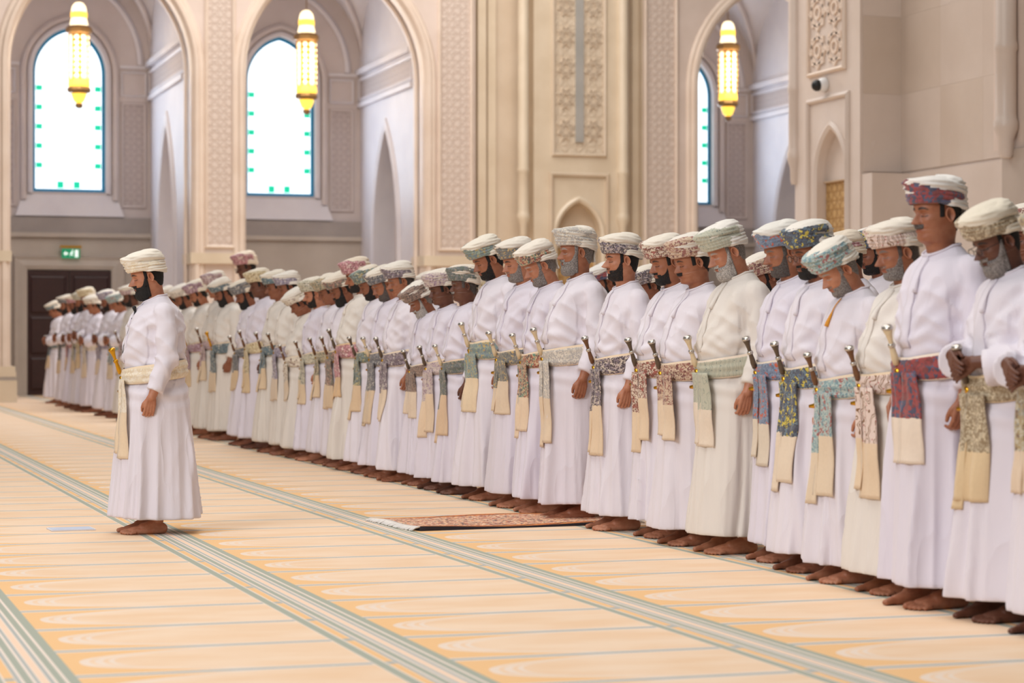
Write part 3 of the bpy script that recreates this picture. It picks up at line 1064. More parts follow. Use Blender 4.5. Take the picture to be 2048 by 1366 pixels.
def body_mesh(face, tilt, pose):
    key = (face, tilt, pose)
    if key in _body_cache:
        return _body_cache[key]
    G = head_grid(face)
    rings = []
    for z, a, b, cx in TORSO:
        rings.append([(cx + b * math.cos(p), a * math.sin(p), z) for p in PHI])
    hg = G.reshape(-1, 3) + np.array(HEAD_C)
    w = sstep(1.43, 1.51, hg[:, 2])
    ang = np.radians(tilt) * w
    dx, dz = hg[:, 0] - PIV.x, hg[:, 2] - PIV.z
    hg[:, 0] = PIV.x + dx * np.cos(ang) + dz * np.sin(ang)
    hg[:, 2] = PIV.z - dx * np.sin(ang) + dz * np.cos(ang)
    hg = hg.reshape(G.shape)
    rings += [[tuple(p) for p in r] for r in hg]
    base = MB().loft(rings).mesh('body')
    Mh = head_matrix(tilt)

    def piece(co, faces):
        return mesh_from('piece', co, faces)
    ac, af = arm_mesh(pose)
    lc, lf = leg_mesh()
    flip = np.array([1, -1, 1])
    rev = lambda fs: [f[::-1] for f in fs]
    parts = [piece(ac, af), piece(ac * flip, rev(af)), piece(lc, lf), piece(lc * flip, rev(lf))]
    if pose == 'folded':                     # the right hand rests on the left one
        parts[1] = piece(ac * flip + np.array([.022, 0, .03]) * sstep(.20, .05, np.abs(ac[:, 1]))[:, None], rev(af))
    for sg in (-1, 1):
        v, f = ear(sg)
        parts.append(piece([tuple(Mh @ Vector(p)) for p in v], f))
    objs = []
    bo = bpy.data.objects.new('tmp_body', base)
    C.objects.link(bo)
    for me in parts:
        o = bpy.data.objects.new('tmp_piece', me)
        C.objects.link(o)
        objs.append(o)
        md = bo.modifiers.new('u', 'BOOLEAN')
        md.operation = 'UNION'
        md.solver = 'MANIFOLD'
        md.object = o
    dg = bpy.context.evaluated_depsgraph_get()
    dg.update()
    me = bpy.data.meshes.new_from_object(bo.evaluated_get(dg))
    me.name = 'body'
    for o in objs + [bo]:
        bpy.data.objects.remove(o)
    me.polygons.foreach_set('use_smooth', [True] * len(me.polygons))
    # masks from head-local position
    inv = np.array(Mh.inverted())
    co = get_co(me)
    loc = co @ inv[:3, :3].T + inv[:3, 3]
    hair, lip, dark = face_masks(loc)
    ok = (loc[:, 2] > -.12) & (co[:, 2] > 1.3)
    at = me.attributes.new('fm', 'FLOAT_COLOR', 'POINT')
    col = np.stack([hair * ok, lip * ok, dark * ok, np.ones(len(co))], -1)
    at.data.foreach_set('color', col.astype(np.float32).ravel())
    if me.materials:
        me.materials.clear()
    me.materials.append(M['white'])
    _body_cache[key] = me
    return me


# ------------------------------------------------------------------ beard and hair patches lifted off the head grid
def patch(face, mask, thick, seed, name, drop=0.0, fwd=0.0):
    G = head_grid(face)
    nz, nphi = G.shape[:2]
    gu = np.roll(G, -1, 1) - np.roll(G, 1, 1)
    gv = np.gradient(G, axis=0)
    N = np.cross(gu, gv)
    N /= np.linalg.norm(N, axis=2, keepdims=True) + 1e-12
    rng = np.random.RandomState(seed)
    m = mask(G)
    nse = sum(np.sin(G @ (rng.randn(3) * f) + rng.rand() * 6) for f in (90, 160, 260)) / 3
    off = m * (thick * (1 + .22 * nse)) - .0022 * (1 - m) - .0005
    Q = G + N * off[..., None]
    chin = sstep(-.08, -.115, G[..., 2]) * m * (np.abs(np.arctan2(G[..., 1], G[..., 0])) < 1.1)
    Q[..., 2] -= drop * chin
    Q[..., 0] += fwd * chin
    idx = -np.ones((nz, nphi), int)
    fs, used = [], []
    for i in range(nz - 1):
        for j in range(nphi):
            k = (j + 1) % nphi
            if max(m[i, j], m[i, k], m[i + 1, j], m[i + 1, k]) > .03:
                q = []
                for a, b in ((i, j), (i, k), (i + 1, k), (i + 1, j)):
                    if idx[a, b] < 0:
                        idx[a, b] = len(used)
                        used.append(Q[a, b])
                    q.append(idx[a, b])
                fs.append(q)
    me = mesh_from(name, used, fs, M['white'])
    vals = np.zeros(len(used), np.float32)
    for a_, b_ in zip(*np.nonzero(idx >= 0)):
        vals[idx[a_, b_]] = m[a_, b_]
    me.attributes.new('cover', 'FLOAT', 'POINT').data.foreach_set('value', vals)
    return me


def beard_mask(kind):
    def f(G):
        x, y, z = G[..., 0], G[..., 1], G[..., 2]
        a = np.degrees(np.abs(np.arctan2(y, x)))
        ay = np.abs(y)
        mst = sstep(-.059, -.055, z) * (1 - sstep(-.043, -.038, z)) * (1 - sstep(.026, .034, ay)) * (x > 0)
        if kind == 'moustache':
            return mst
        up = -.054 + .077 * sstep(28, 84, a) ** 2.2
        full = (1 - sstep(up - .008, up + .002, z)) * sstep(-.131, -.118, z) * (1 - sstep(74, 86, a))
        if kind == 'goatee':
            full = full * (1 - sstep(26, 36, a))
            full = np.maximum(full, .6 * (1 - sstep(up - .012, up, z)) * sstep(-.128, -.116, z) * (1 - sstep(60, 80, a)))
        lips = (1 - sstep(.019, .026, ay)) * sstep(-.0785, -.074, z) * (1 - sstep(-.0575, -.054, z)) * (x > 0)
        return np.clip(np.maximum(full * (1 - lips), mst * .62), 0, 1) * (.46 if kind == 'short' else .8 if kind == 'goatee' else 1)
    return f


def hair_mask(G):
    x, y, z = G[..., 0], G[..., 1], G[..., 2]
    a = np.degrees(np.abs(np.arctan2(y, x)))
    lo = -.020 - .052 * sstep(104, 150, a)
    back = sstep(97, 104, a - 260 * np.clip(-.005 - z, 0, .1)) * sstep(lo - .014, lo + .012, z) * (z < .06)
    burn = sstep(66, 71, a) * (1 - sstep(82, 88, a)) * sstep(-.02, -.012, z) * (z < .06)
    top = sstep(.032, .04, z) * sstep(60, 70, a) * (z < .06)
    return np.clip(np.maximum(np.maximum(back, burn), top), 0, 1)


_patch = {}


def beard_mesh(face, kind):
    k = (face, kind)
    if k not in _patch:
        th, dr, fw = dict(full=(.0105, .014, .006), long=(.013, .036, .012), short=(.0085, .003, .002), goatee=(.005, .004, .003), moustache=(.006, 0, 0))[kind]
        _patch[k] = patch(face, beard_mask({'long': 'full'}.get(kind, kind)), th, 3, 'beard', dr, fw)
    return _patch[k]


def hair_mesh(face):
    if ('h', face) not in _patch:
        _patch[('h', face)] = patch(face, hair_mask, .0035, 5, 'hair')
    return _patch[('h', face)]


# ------------------------------------------------------------------ turban: overlapping cloth wraps round a dome
_turb = {}


def turban_mesh(seed):
    if seed in _turb:
        return _turb[seed]
    r = random.Random(seed * 7 + 1)
    nu, nv = 120, 46
    u = np.linspace(0, 2 * PI, nu, endpoint=False)
    t = np.linspace(0, 1, nv)
    T, U = np.meshgrid(t, u, indexing='ij')
    c, s = np.cos(U), np.sin(U)
    zb = .038 + .006 * c - .012 * sstep(.5, -.1, c) - .022 * sstep(.2, 1.0, -c)           # lower edge: brow in front, nape behind
    zw = .104 + .016 * c + r.uniform(-.004, .006)              # shoulder of the dome
    crown = .163 + r.uniform(-.006, .008)
    tw = .62
    wall = np.clip(T / tw, 0, 1)
    dome = np.clip((T - tw) / (1 - tw), 0, 1)
    z = zb + (zw - zb) * wall + (crown - zw) * np.sin(dome * PI / 2)
    rad = (1.0 + (.12 + .03 * c) * wall) * np.cos(dome * PI / 2) ** .72
    rx, ry = .104, .087
    n = 2.2
    rr = ((np.abs(c) / rx) ** n + (np.abs(s) / ry) ** n) ** (-1 / n)
    x0 = -.006
    base = rr * rad
    # wraps: (height in the middle, swing, phase, half width, thickness, patterned)
    bands = [(.060, .012, 0.0, .030, .013, 1), (.088, .036, math.radians(r.uniform(-60, -30)), .027, .013, 1),
             (.098, .030, math.radians(r.uniform(30, 70)), .024, .012, r.choice((0, 1))),
             (.052, .032, math.radians(r.uniform(-25, 15)), .032, .018, 0),
             (.118, .022, math.radians(r.uniform(100, 200)), .026, .010, 0)]
    best = np.zeros_like(z)
    pat = np.zeros_like(z)
    for k, (zc, sw, ph, hw, th, pt) in enumerate(bands):
        q = (z - zc - sw * np.cos(U - ph)) / hw
        pro = np.where(np.abs(q) < 1, np.sqrt(np.clip(1 - q * q, 0, 1)), 0) * th
        pro = pro * (1 + .10 * np.sin(q * 9 + 2 * np.sin(U * 2 + k))) + .004 * (np.abs(q) < .99)
        if k == 3:
            pro = pro * sstep(.35, -.15, c)
        win = pro > best
        best = np.where(win, pro, best)
        front = sstep(-.55, -.1, np.cos(U - .35)) if pt else 0
        pat = np.where(win, front, pat)
    ph1, ph2 = r.uniform(0, 6), r.uniform(0, 6)
    pl = .0022 * np.sin(7 * U + 30 * z / .1 + ph1) * wall + .0028 * np.abs(np.sin(5 * U + ph2 + 3 * T)) * dome * (1 - dome)
    pl += .0016 * np.sin(U * 3 + 95 * z / .1 * .4 + ph2)
    rho = base + (best + pl) * np.clip(rad, 0, 1)
    zz = z + best * .55 * dome
    peak = .020 * np.exp(-((U - 2 * PI * (U > PI)) / .5) ** 2) * np.exp(-((T - .66) / .10) ** 2)   # raised front fold
    zz = zz + peak * .6
    V = np.stack([x0 + (rho + peak * .4) * c, rho * s, zz], -1)
    rings = [[tuple(p) for p in row] for row in V]
    inner = [(x0 + p[0] * .92, p[1] * .92, p[2] + .02) for p in rings[0]]
    me = MB().loft([inner] + rings).mesh('turban', M['white'], True)
    a = me.attributes.new('pat', 'FLOAT', 'POINT')
    a.data.foreach_set('value', np.concatenate([np.zeros(nu), pat.ravel()]).astype(np.float32))
    # hanging tail at the nape
    g = []
    yo = r.uniform(-.02, .03)
    for i in range(9):
        row = []
        for j in range(6):
            f = i / 8
            yy = yo + (j / 5 - .5) * (.05 + .03 * f)
            row.append((-.112 + .012 * f - .012 * math.cos((j / 5 - .5) * 2) + .004 * math.sin(j * 2 + i), yy, .03 - .095 * f))
        g.append(row)
    tail = MB()
    gi = [[(p[0] + .006, p[1], p[2]) for p in row] for row in g]
    tail.loft([a_ + b_[::-1] for a_, b_ in zip(g, gi)])
    tm = tail.mesh('turban_tail', M['white'], True)
    _turb[seed] = (me, tm, V.reshape(-1, 3))
    return _turb[seed]


# ------------------------------------------------------------------ robe
SEC = np.array([(.098, .262, .258, .278), (.30, .246, .240, .250), (.60, .228, .214, .216), (.85, .215, .190, .190), (.96, .192, .166, .161), (1.03, .188, .164, .154),
                (1.09, .192, .180, .156), (1.20, .195, .170, .156), (1.29, .204, .152, .152), (1.355, .188, .126, .138), (1.40, .162, .104, .118), (1.44, .114, .088, .088), (1.475, .070, .078, .062)])


def section(z, bld):
    """half width, front depth, back depth of the robe at height z"""
    a, bf, bb = (np.interp(z, SEC[:, 0], SEC[:, k]) for k in (1, 2, 3))
    g = bld['girth']
    bel = bld['belly'] * np.exp(-((z - 1.06) / .17) ** 2)
    k = 1 + (g - 1) * sstep(1.45, 1.30, z)
    return a * (1 + (k - 1) * .45), bf * k + bel, bb * k


def robe_ring(z, bld, n=64, grow=0.0):
    a, bf, bb = section(z, bld)
    out = []
    for j in range(n):
        p = 2 * PI * j / n
        c, s = math.cos(p), math.sin(p)
        b = bf if c > 0 else bb
        r = ((abs(c) / b) ** 2.25 + (abs(s) / a) ** 2.25) ** (-1 / 2.25) + grow
        zz = z + (.010 * max(0, -c) - .040 * max(0, c)) * float(sstep(1.38, 1.475, z))
        out.append((r * c, r * s, zz))
    return out


def robe_mesh(seed, bld, pose, vox):
    mb = MB()
    zs = [.098, .13, .2, .3, .45, .6, .75, .85, .91, .96, 1.0, 1.03, 1.06, 1.09, 1.14, 1.2, 1.25, 1.29, 1.325, 1.355, 1.38, 1.40, 1.42, 1.44, 1.46, 1.475]
    mb.loft([robe_ring(z, bld) for z in zs])
    a = ARMS[pose]
    g = bld['girth']
    for sg in (1, -1):
        sh, el, wr = (Vector((q[0], q[1] * sg, q[2])) for q in (a['sh'], a['el'], a['wr']))
        cu = el.lerp(wr, a['cuff'])
        if pose == 'folded':
            cu += Vector((.0, 0, -.03)) + (Vector((.022, 0, .03)) if sg < 0 else Vector())
        r0, r1, r2, r3 = a['r']
        mb.chain([sh + Vector((-.0, -.10 * sg, .012)), sh + Vector((0, -.04 * sg, .0)), sh, sh.lerp(el, .3)], [.055, .068, .074, r0])
        pts = [sh.lerp(el, .25), sh.lerp(el, .45), sh.lerp(el, .75), el, el.lerp(cu, .35), el.lerp(cu, .7), cu]
        mb.tube(pts, [r0, r0, r1, r1, r2, r3 * 1.04, r3], 24)
    me = remeshed(mb, 'robe', vox, None, 3)
    co, no = get_co(me), get_no(me)
    rng = np.random.RandomState(seed)
    x, y, z = co.T
    ph = np.arctan2(y, x)
    # weight of the sleeves
    d = np.full(len(co), 9.0)
    tpar = np.zeros(len(co))
    for sg in (1, -1):
        P = [np.array((q[0], q[1] * sg, q[2])) for q in (a['sh'], a['el'], a['wr'])]
        for k in range(2):
            e = P[k + 1] - P[k]
            t = np.clip(((co - P[k]) @ e) / (e @ e), 0, 1)
            dd = np.linalg.norm(co - P[k] - t[:, None] * e, axis=1)
            tpar = np.where(dd < d, k + t, tpar)
            d = np.minimum(d, dd)
    A_, bf, bb = section(z, bld)
    hull = ((np.abs(x) / np.where(x > 0, bf, bb)) ** 2.25 + (np.abs(y) / A_) ** 2.25)
    slv = sstep(1.06, 1.25, hull) * (d < .125) * (z > .7)
    body = 1 - slv
    # skirt drapes: deep soft folds that grow towards the hem
    w = np.zeros(len(co))
    flat = .35 + .65 * np.sin(ph + rng.rand() * 6.28) ** 2
    for n_, am in ((2, .45), (3, .50), (5, .46), (8, .24)):
        p0, tw, p1 = rng.rand() * 6.28, rng.uniform(-.7, .7), rng.rand() * 6.28
        sn = np.sin(n_ * ph + p0 + tw * z + .6 * np.sin(ph * 2 + p1) + .3 * np.sin(2.2 * z + p1))
        w += am * ((1 - 2 * np.abs(sn) ** .7) * flat if n_ > 3 else sn)
    for q in range(9):
        pa, wd, sgn = rng.uniform(-PI, PI), rng.uniform(.07, .14), rng.choice([-1, 1, 1])
        da = np.angle(np.exp(1j * (ph - pa - .12 * np.sin(3 * z + q))))
        w += sgn * .75 * np.exp(-(da / wd) ** 2)
    amp = .042 * sstep(.98, .15, z) ** .8 * body
    r2 = np.hypot(x, y) + 1e-6
    dr = w * amp
    co[:, 0] += x / r2 * dr
    co[:, 1] += y / r2 * dr
    # hem sways a little
    co[:, 2] += sstep(.16, .06, z) * .008 * np.sin(2 * ph + rng.rand() * 6)
    # chest: creases fanning from the shoulders, gathers above the belt
    up = sstep(1.03, 1.10, z) * sstep(1.45, 1.36, z) * body
    fan = 0
    for fq, am in ((17, 1.0), (29, .6), (47, .35)):
        k = rng.uniform(.5, 1.2)
        fan = fan + am * np.sin(fq * (np.abs(y) * 1.5 + (1.42 - z) * .55 * k + .12 * np.sin(9 * z + rng.rand() * 6)) + rng.rand() * 6)
    dn = .0080 * fan * up
    ga = sstep(1.22, 1.06, z) * sstep(1.02, 1.06, z) * body
    dn = dn + 0.0066 * ga * np.sin(80 * (z + .25 * np.abs(y)) + 2.5 * np.sin(4 * ph + rng.rand() * 6))
    # belly drag lines just under the belt
    un = sstep(.70, .92, z) * sstep(.99, .94, z) * body
    dn = dn + .005 * un * np.sin(70 * (z + .22 * np.abs(y)) + rng.rand() * 6)
    # sleeves: slanting creases bunched at the elbow
    sl = slv * (np.exp(-((tpar - 1.05) / .4) ** 2) * .8 + .3)
    dn = dn + sl * .0092 * (1 - 2 * np.abs(np.sin(5.5 * tpar + 22 * x + 6 * y + rng.rand() * 6)) ** .6)
    dn = dn + sl * .0028 * np.sin(15 * tpar - 40 * x + rng.rand() * 6)
    # armpit line where the sleeve leaves the side of the chest
    gv = np.exp(-((hull - 1.05) / .10) ** 2) * (d < .115) * sstep(1.33, 1.24, z) * sstep(.86, .95, z)
    dn = dn - .012 * gv
    # a few drag creases from the armpit across the chest
    pit = np.exp(-((np.abs(y) - .17) / .09) ** 2) * sstep(1.02, 1.12, z) * sstep(1.36, 1.26, z) * body
    dn = dn + .0085 * pit * (1 - 2 * np.abs(np.sin(26 * (z - .9 * x * np.sign(x)) + rng.rand() * 6)) ** .6)
    co += no * dn[:, None]
    set_co(me, co)
    me.polygons.foreach_set('use_smooth', [True] * len(me.polygons))
    me.name = 'robe'
    me.materials.append(M['white'])
    bv = BVHTree.FromPolygons([tuple(v) for v in co], [tuple(p.vertices) for p in me.polygons])
    return me, bv


def front_x(bv, y, z, default=.2):
    h = bv.ray_cast(Vector((1.0, y, z)), Vector((-1, 0, 0)))
    return h[0].x if h[0] else default


def strip_mesh(name, rows, th=.006):
    """rows of points -> a thin closed cloth strip"""
    mb = MB()
    mb.loft([r + [(p[0] - th, p[1], p[2]) for p in r][::-1] for r in rows])
    return mb.mesh(name, M['white'], True)


def placket_mesh(bv, seed):
    r = random.Random(seed)
    off = r.uniform(-.01, .03)
    rows = []
    for i in range(16):
        z = 1.455 - .40 * i / 15
        w = .020 + .014 * i / 15
        row = []
        for j in range(5):
            y = off * i / 15 + (j / 4 * 2 - 1) * w
            row.append((front_x(bv, y, z, .09) + .0055 + (.003 if j == 4 else 0), y, z))
        rows.append(row)
    return strip_mesh('placket', rows, .008)


def tassel_mesh(bv):
    pts = [(front_x(bv, .035, z, .08) + .009, .035, z) for z in np.linspace(1.42, 1.28, 9)]
    return MB().tube(pts, [.003] * 4 + [.004, .007, .009, .011, .012], 8).mesh('tassel', M['white'], True)


def collar_mesh(bld):
    mb = MB()
    ring = robe_ring(1.472, bld, 40, .002)
    pts = ring + [ring[0]]
    mb.tube(pts, .006, 6)
    return mb.mesh('collar', M['white'], True)


BELT_Z = 1.0


def belt_mesh(bld, seed):
    r = random.Random(seed)
    n, nv = 80, 14
    h = r.uniform(.052, .066)
    tilt = r.uniform(.018, .038)
    ph = r.uniform(0, 6)
    rings = []
    pat = []
    for i in range(nv):
        t = i / (nv - 1) * 2 - 1
        row = []
        for j in range(n):
            p = 2 * PI * j / n
            c, s = math.cos(p), math.sin(p)
            squeeze = 1 - .18 * (c > 0) * abs(c) ** 6
            z = BELT_Z - tilt * c + t * h * squeeze
            a, bf, bb = section(z, bld)
            b = bf if c > 0 else bb
            rr = ((abs(c) / b) ** 2.25 + (abs(s) / a) ** 2.25) ** (-1 / 2.25)
            lay = .017 * (1 - abs(t) ** 4) + .004
            lay += .0045 * abs(math.sin(3.2 * t + 1.1 * math.sin(p * 1.5 + ph) + ph)) + .002 * math.sin(9 * t + 2 * p)
            row.append(((rr + lay) * c, (rr + lay) * s, z))
        rings.append(row)
        pat += [1.0 if -.85 < t < .8 else 0.0] * n
    me = MB().loft(rings, True, False).mesh('waist_shawl', M['white'], True)
    at = me.attributes.new('pat', 'FLOAT', 'POINT')
    at.data.foreach_set('value', np.array(pat, np.float32))
    a, bf, bb = section(BELT_Z - tilt, bld)
    return me, float(bf) + .024, tilt, h


def tail_mesh(bv, xf, tilt, h, y0, wid, length, split, seed):
    r = random.Random(seed)
    ph = r.uniform(0, 6)
    zt = BELT_Z - tilt - h * .3
    nr, nc = 26, 9
    rows = []
    pat = []
    prev = None
    for i in range(nr):
        f = i / (nr - 1)
        z = zt - length * f
        row = []
        ww = wid * (.72 + .28 * min(1, f * 2.2))
        for j in range(nc):
            q = j / (nc - 1) - .5
            y = y0 + q * ww + .008 * f * math.sin(ph)
            x = front_x(bv, y, z, .2) + .012
            x = max(x, xf + .006 - .02 * f)
            x += .006 * math.sin(q * 9 + ph) * min(1, f * 3 + .3) + .003 * math.sin(f * 11 + ph)
            row.append((x, y, z))
        rows.append(row)
    A = np.array(rows)
    for _ in range(3):
        A[1:-1, :, 0] = (A[:-2, :, 0] + A[1:-1, :, 0] * 2 + A[2:, :, 0]) / 4
    rows = [[tuple(p) for p in r_] for r_ in A]
    me = strip_mesh('shawl_tail', rows, .007)
    for i in range(nr):
        pat += [1.0 if i / (nr - 1) < split else 0.0] * (2 * nc)
    at = me.attributes.new('pat', 'FLOAT', 'POINT')
    at.data.foreach_set('value', np.array(pat, np.float32))
    return me


# ------------------------------------------------------------------ dagger: hilt, cap, curved sheath
def _dag():
    prof = [(.016, -.03), (.019, 0), (.0165, .02), (.0125, .055), (.0125, .075), (.017, .10), (.026, .122), (.024, .128)]
    hilt = MB().loft([[(r * .75 * math.cos(a), r * math.sin(a), z) for a in np.linspace(0, 2 * PI, 15)[:-1]] for r, z in prof]).mesh('dagger', M['white'], True)
    cap = MB().loft([[(r * .8 * math.cos(a), r * math.sin(a), z) for a in np.linspace(0, 2 * PI, 15)[:-1]] for r, z in ((.027, .124), (.029, .130), (.024, .139), (.008, .143))]).mesh('pommel_cap', M['silver'], True)
    ring = MB().lathe([(.0135, .045), (.0155, .05), (.0155, .058), (.0135, .063)], 14).mesh('hilt_ring', M['silver'], True)
    pts = [(0, 0, -.045), (-.004, 0, -.07), (-.004, -.003, -.10), (.004, -.016, -.128), (.02, -.04, -.143), (.04, -.062, -.140)]
    sh = MB().tube(pts, [.014, .019, .019, .017, .014, .008], 12).mesh('sheath', M['gold'], True)
    return hilt, cap, ring, sh


DAG = _dag()


# ------------------------------------------------------------------ materials of people
def skin_mat(name, c, hairc):
    m, nt, b = new_mat(name, .52)
    at = nt.nodes.new('ShaderNodeAttribute')
    at.attribute_name = 'fm'
    sp = nt.nodes.new('ShaderNodeSeparateColor')
    nt.links.new(at.outputs['Color'], sp.inputs[0])
    v = coords(nt)
    n = tex(nt, 'ShaderNodeTexNoise', v, Scale=26.0, Detail=4.0)
    c2 = (c[0] * .86, c[1] * .76, c[2] * .70, 1)
    col = mix(nt, E(nt, n.outputs['Fac']).smooth(.35, .7), c, c2)
    col = mix(nt, E(nt, sp.outputs[1]) * .55, col, (c[0] * .72, c[1] * .42, c[2] * .42, 1))
    col = mix(nt, E(nt, sp.outputs[2]) * .8, col, (c[0] * .16, c[1] * .09, c[2] * .08, 1))
    col = mix(nt, E(nt, sp.outputs[0]) * .9, col, hairc)
    nt.links.new(col, b.inputs['Base Color'])
    b.inputs['Subsurface Weight'].default_value = .08
    b.inputs['Subsurface Radius'].default_value = (.012, .005, .003)
    n3 = tex(nt, 'ShaderNodeTexNoise', v, Scale=180.0, Detail=2.0)
    bump(nt, b, n3.outputs['Fac'], .12, .003)
    return m


def hair_mat(name, c):
    m, nt, b = new_mat(name, .75)
    v = coords(nt, 'Object', (1, 1, .35))
    n = tex(nt, 'ShaderNodeTexNoise', v, Scale=420.0, Detail=2.0)
    dk = tuple(q * .30 for q in c[:3]) + (1,)
    nt.links.new(mix(nt, E(nt, n.outputs['Fac']).smooth(.35, .65), dk, c), b.inputs['Base Color'])
    bump(nt, b, n.outputs['Fac'], .8, .004)
    at = nt.nodes.new('ShaderNodeAttribute')
    at.attribute_name = 'cover'
    k = E(nt, at.outputs['Fac']) + (E(nt, n.outputs['Fac']) - .5) * .9
    nt.links.new(k.smooth(.12, .5).k, b.inputs['Alpha'])
    return m


def cloth_mat(name, c):
    m, nt, b = new_mat(name, .8)
    v = coords(nt)
    n = tex(nt, 'ShaderNodeTexNoise', coords(nt, 'Object', (1, 1, .22)), Scale=14.0, Detail=4.0)
    n2 = tex(nt, 'ShaderNodeTexNoise', v, Scale=5.0, Detail=2.0)
    dk = tuple(q * .95 for q in c[:3]) + (1,)
    nt.links.new(mix(nt, E(nt, n2.outputs['Fac']), c, dk), b.inputs['Base Color'])
    mp = nt.nodes.new('ShaderNodeMapping')
    mp.inputs['Rotation'].default_value = (.5, .35, .2)
    mp.inputs['Scale'].default_value = (1, 1, .32)
    nt.links.new(v, mp.inputs[0])
    n3 = tex(nt, 'ShaderNodeTexNoise', mp.outputs[0], Scale=6.0, Detail=1.5, Distortion=.2)
    rg = ((E(nt, n3.outputs['Fac']) * 2.0 - 1.0).abs() * -1.0 + 1.0).pow(5.0)
    bump(nt, b, (rg * .55 + E(nt, n.outputs['Fac']) * .35).k, .46, .022)
    b.inputs['Sheen Weight'].default_value = .15
    return m


def shawl_mat(name, plainc, cols, scale=52.0, style='paisley'):
    """woven wool shawl: embroidered where the 'pat' attribute is set, plain elsewhere"""
    m, nt, b = new_mat(name, .88)
    at = nt.nodes.new('ShaderNodeAttribute')
    at.attribute_name = 'pat'
    pt = E(nt, at.outputs['Fac'])
    v = coords(nt)
    ns = tex(nt, 'ShaderNodeTexNoise', v, Scale=scale * .5, Detail=2.0)
    vo = tex(nt, 'ShaderNodeTexVoronoi', v, Scale=scale)
    vs_ = tex(nt, 'ShaderNodeTexVoronoi', v, Scale=scale * 2.3)
    sc = nt.nodes.new('ShaderNodeSeparateColor')
    nt.links.new(vo.outputs['Color'], sc.inputs[0])
    rnd = E(nt, sc.outputs[0])
    sc2 = nt.nodes.new('ShaderNodeSeparateColor')
    nt.links.new(vs_.outputs['Color'], sc2.inputs[0])
    rn2 = E(nt, sc2.outputs[0])
    d = E(nt, vo.outputs['Distance'])
    a, c1, c2, c3 = cols
    if style == 'scroll':
        wv = tex(nt, 'ShaderNodeTexWave', v, Scale=scale * .28, Distortion=9.0, Detail=1.0)
        k = E(nt, wv.outputs['Fac'])
        col = mix(nt, k.inside(.62, .92), a, c1)
        col = mix(nt, (d.lt(.22) * rnd.gt(.6)), col, c2)
    else:
        col = mix(nt, rnd.gt(.42), a, c1)
        col = mix(nt, rnd.gt(.74), col, c2)
        col = mix(nt, rn2.gt(.72) * d.gt(.18), col, c3)
        col = mix(nt, d.lt(.13), col, c2)
        col = mix(nt, E(nt, ns.outputs['Fac']).inside(.47, .52), col, c3)
    edge = pt + (rn2 - .5) * .35
    col = mix(nt, edge.gt(.5), plainc, col)
    wn = tex(nt, 'ShaderNodeTexNoise', v, Scale=60.0, Detail=3.0)
    col = mix(nt, E(nt, wn.outputs['Fac']) * .22, col, tuple(q * .6 for q in plainc[:3]) + (1,))
    nt.links.new(col, b.inputs['Base Color'])
    bump(nt, b, wn.outputs['Fac'], .35, .004)
    b.inputs['Sheen Weight'].default_value = .2
    return m


HAIRC = {'black': srgb(24, 20, 20), 'grey': srgb(160, 152, 147), 'white': srgb(206, 200, 194), 'salt': srgb(104, 96, 92)}
HM = {k: hair_mat('hair_' + k, c) for k, c in HAIRC.items()}
SKINC = {'light': srgb(184, 126, 97), 'mid': srgb(162, 106, 78), 'tan': srgb(140, 88, 64), 'dark': srgb(104, 64, 47)}
SKIN = {(k, h): skin_mat('skin_%s_%s' % (k, h), c, HAIRC[h]) for k, c in SKINC.items() for h in ('black', 'salt', 'grey')}
ROBEM = {'white': cloth_mat('robe_white', srgb(226, 220, 228)), 'cream': cloth_mat('robe_cream', srgb(226, 219, 211)), 'lilac': cloth_mat('robe_lilac', srgb(222, 216, 227))}
HILT = {'brown': plain('hilt_brown', srgb(120, 78, 46), .4, 0, .4, 60), 'ivory': plain('hilt_ivory', srgb(226, 206, 170), .4, 0, .2, 40), 'horn': plain('hilt_horn', srgb(96, 78, 60), .4, 0, .4, 60), 'gold': M['gold']}

BUILDS = {'leader': dict(girth=1.10, belly=.012), 'slim': dict(girth=.94, belly=0.0), 'mid': dict(girth=1.0, belly=.012), 'stout': dict(girth=1.08, belly=.045)}
_set_cache = {}


def outfit(seed, build, pose, vox):
    """robe, belt, tails etc. for one seed; cached so that far men share meshes"""
    k = (seed, build, pose, vox)
    if k not in _set_cache:
        bld = BUILDS[build]
        rm, bv = robe_mesh(seed, bld, pose, vox)
        bm, xf, tilt, h = belt_mesh(bld, seed)
        r = random.Random(seed + 99)
        L = r.uniform(.34, .52)
        y0 = r.uniform(-.01, .03)
        tails = [tail_mesh(bv, xf, tilt, h, y0 + .05, r.uniform(.13, .17), L, r.uniform(.38, .55), seed),
                 tail_mesh(bv, xf, tilt, h, y0 - .05, r.uniform(.07, .11), L + r.uniform(-.05, .08), r.uniform(.4, .55), seed + 5)]
        _set_cache[k] = dict(robe=rm, belt=bm, tails=tails, xf=xf, tilt=tilt, h=h, placket=placket_mesh(bv, seed), collar=collar_mesh(bld), tassel=tassel_mesh(bv), bv=bv)
    return _set_cache[k]


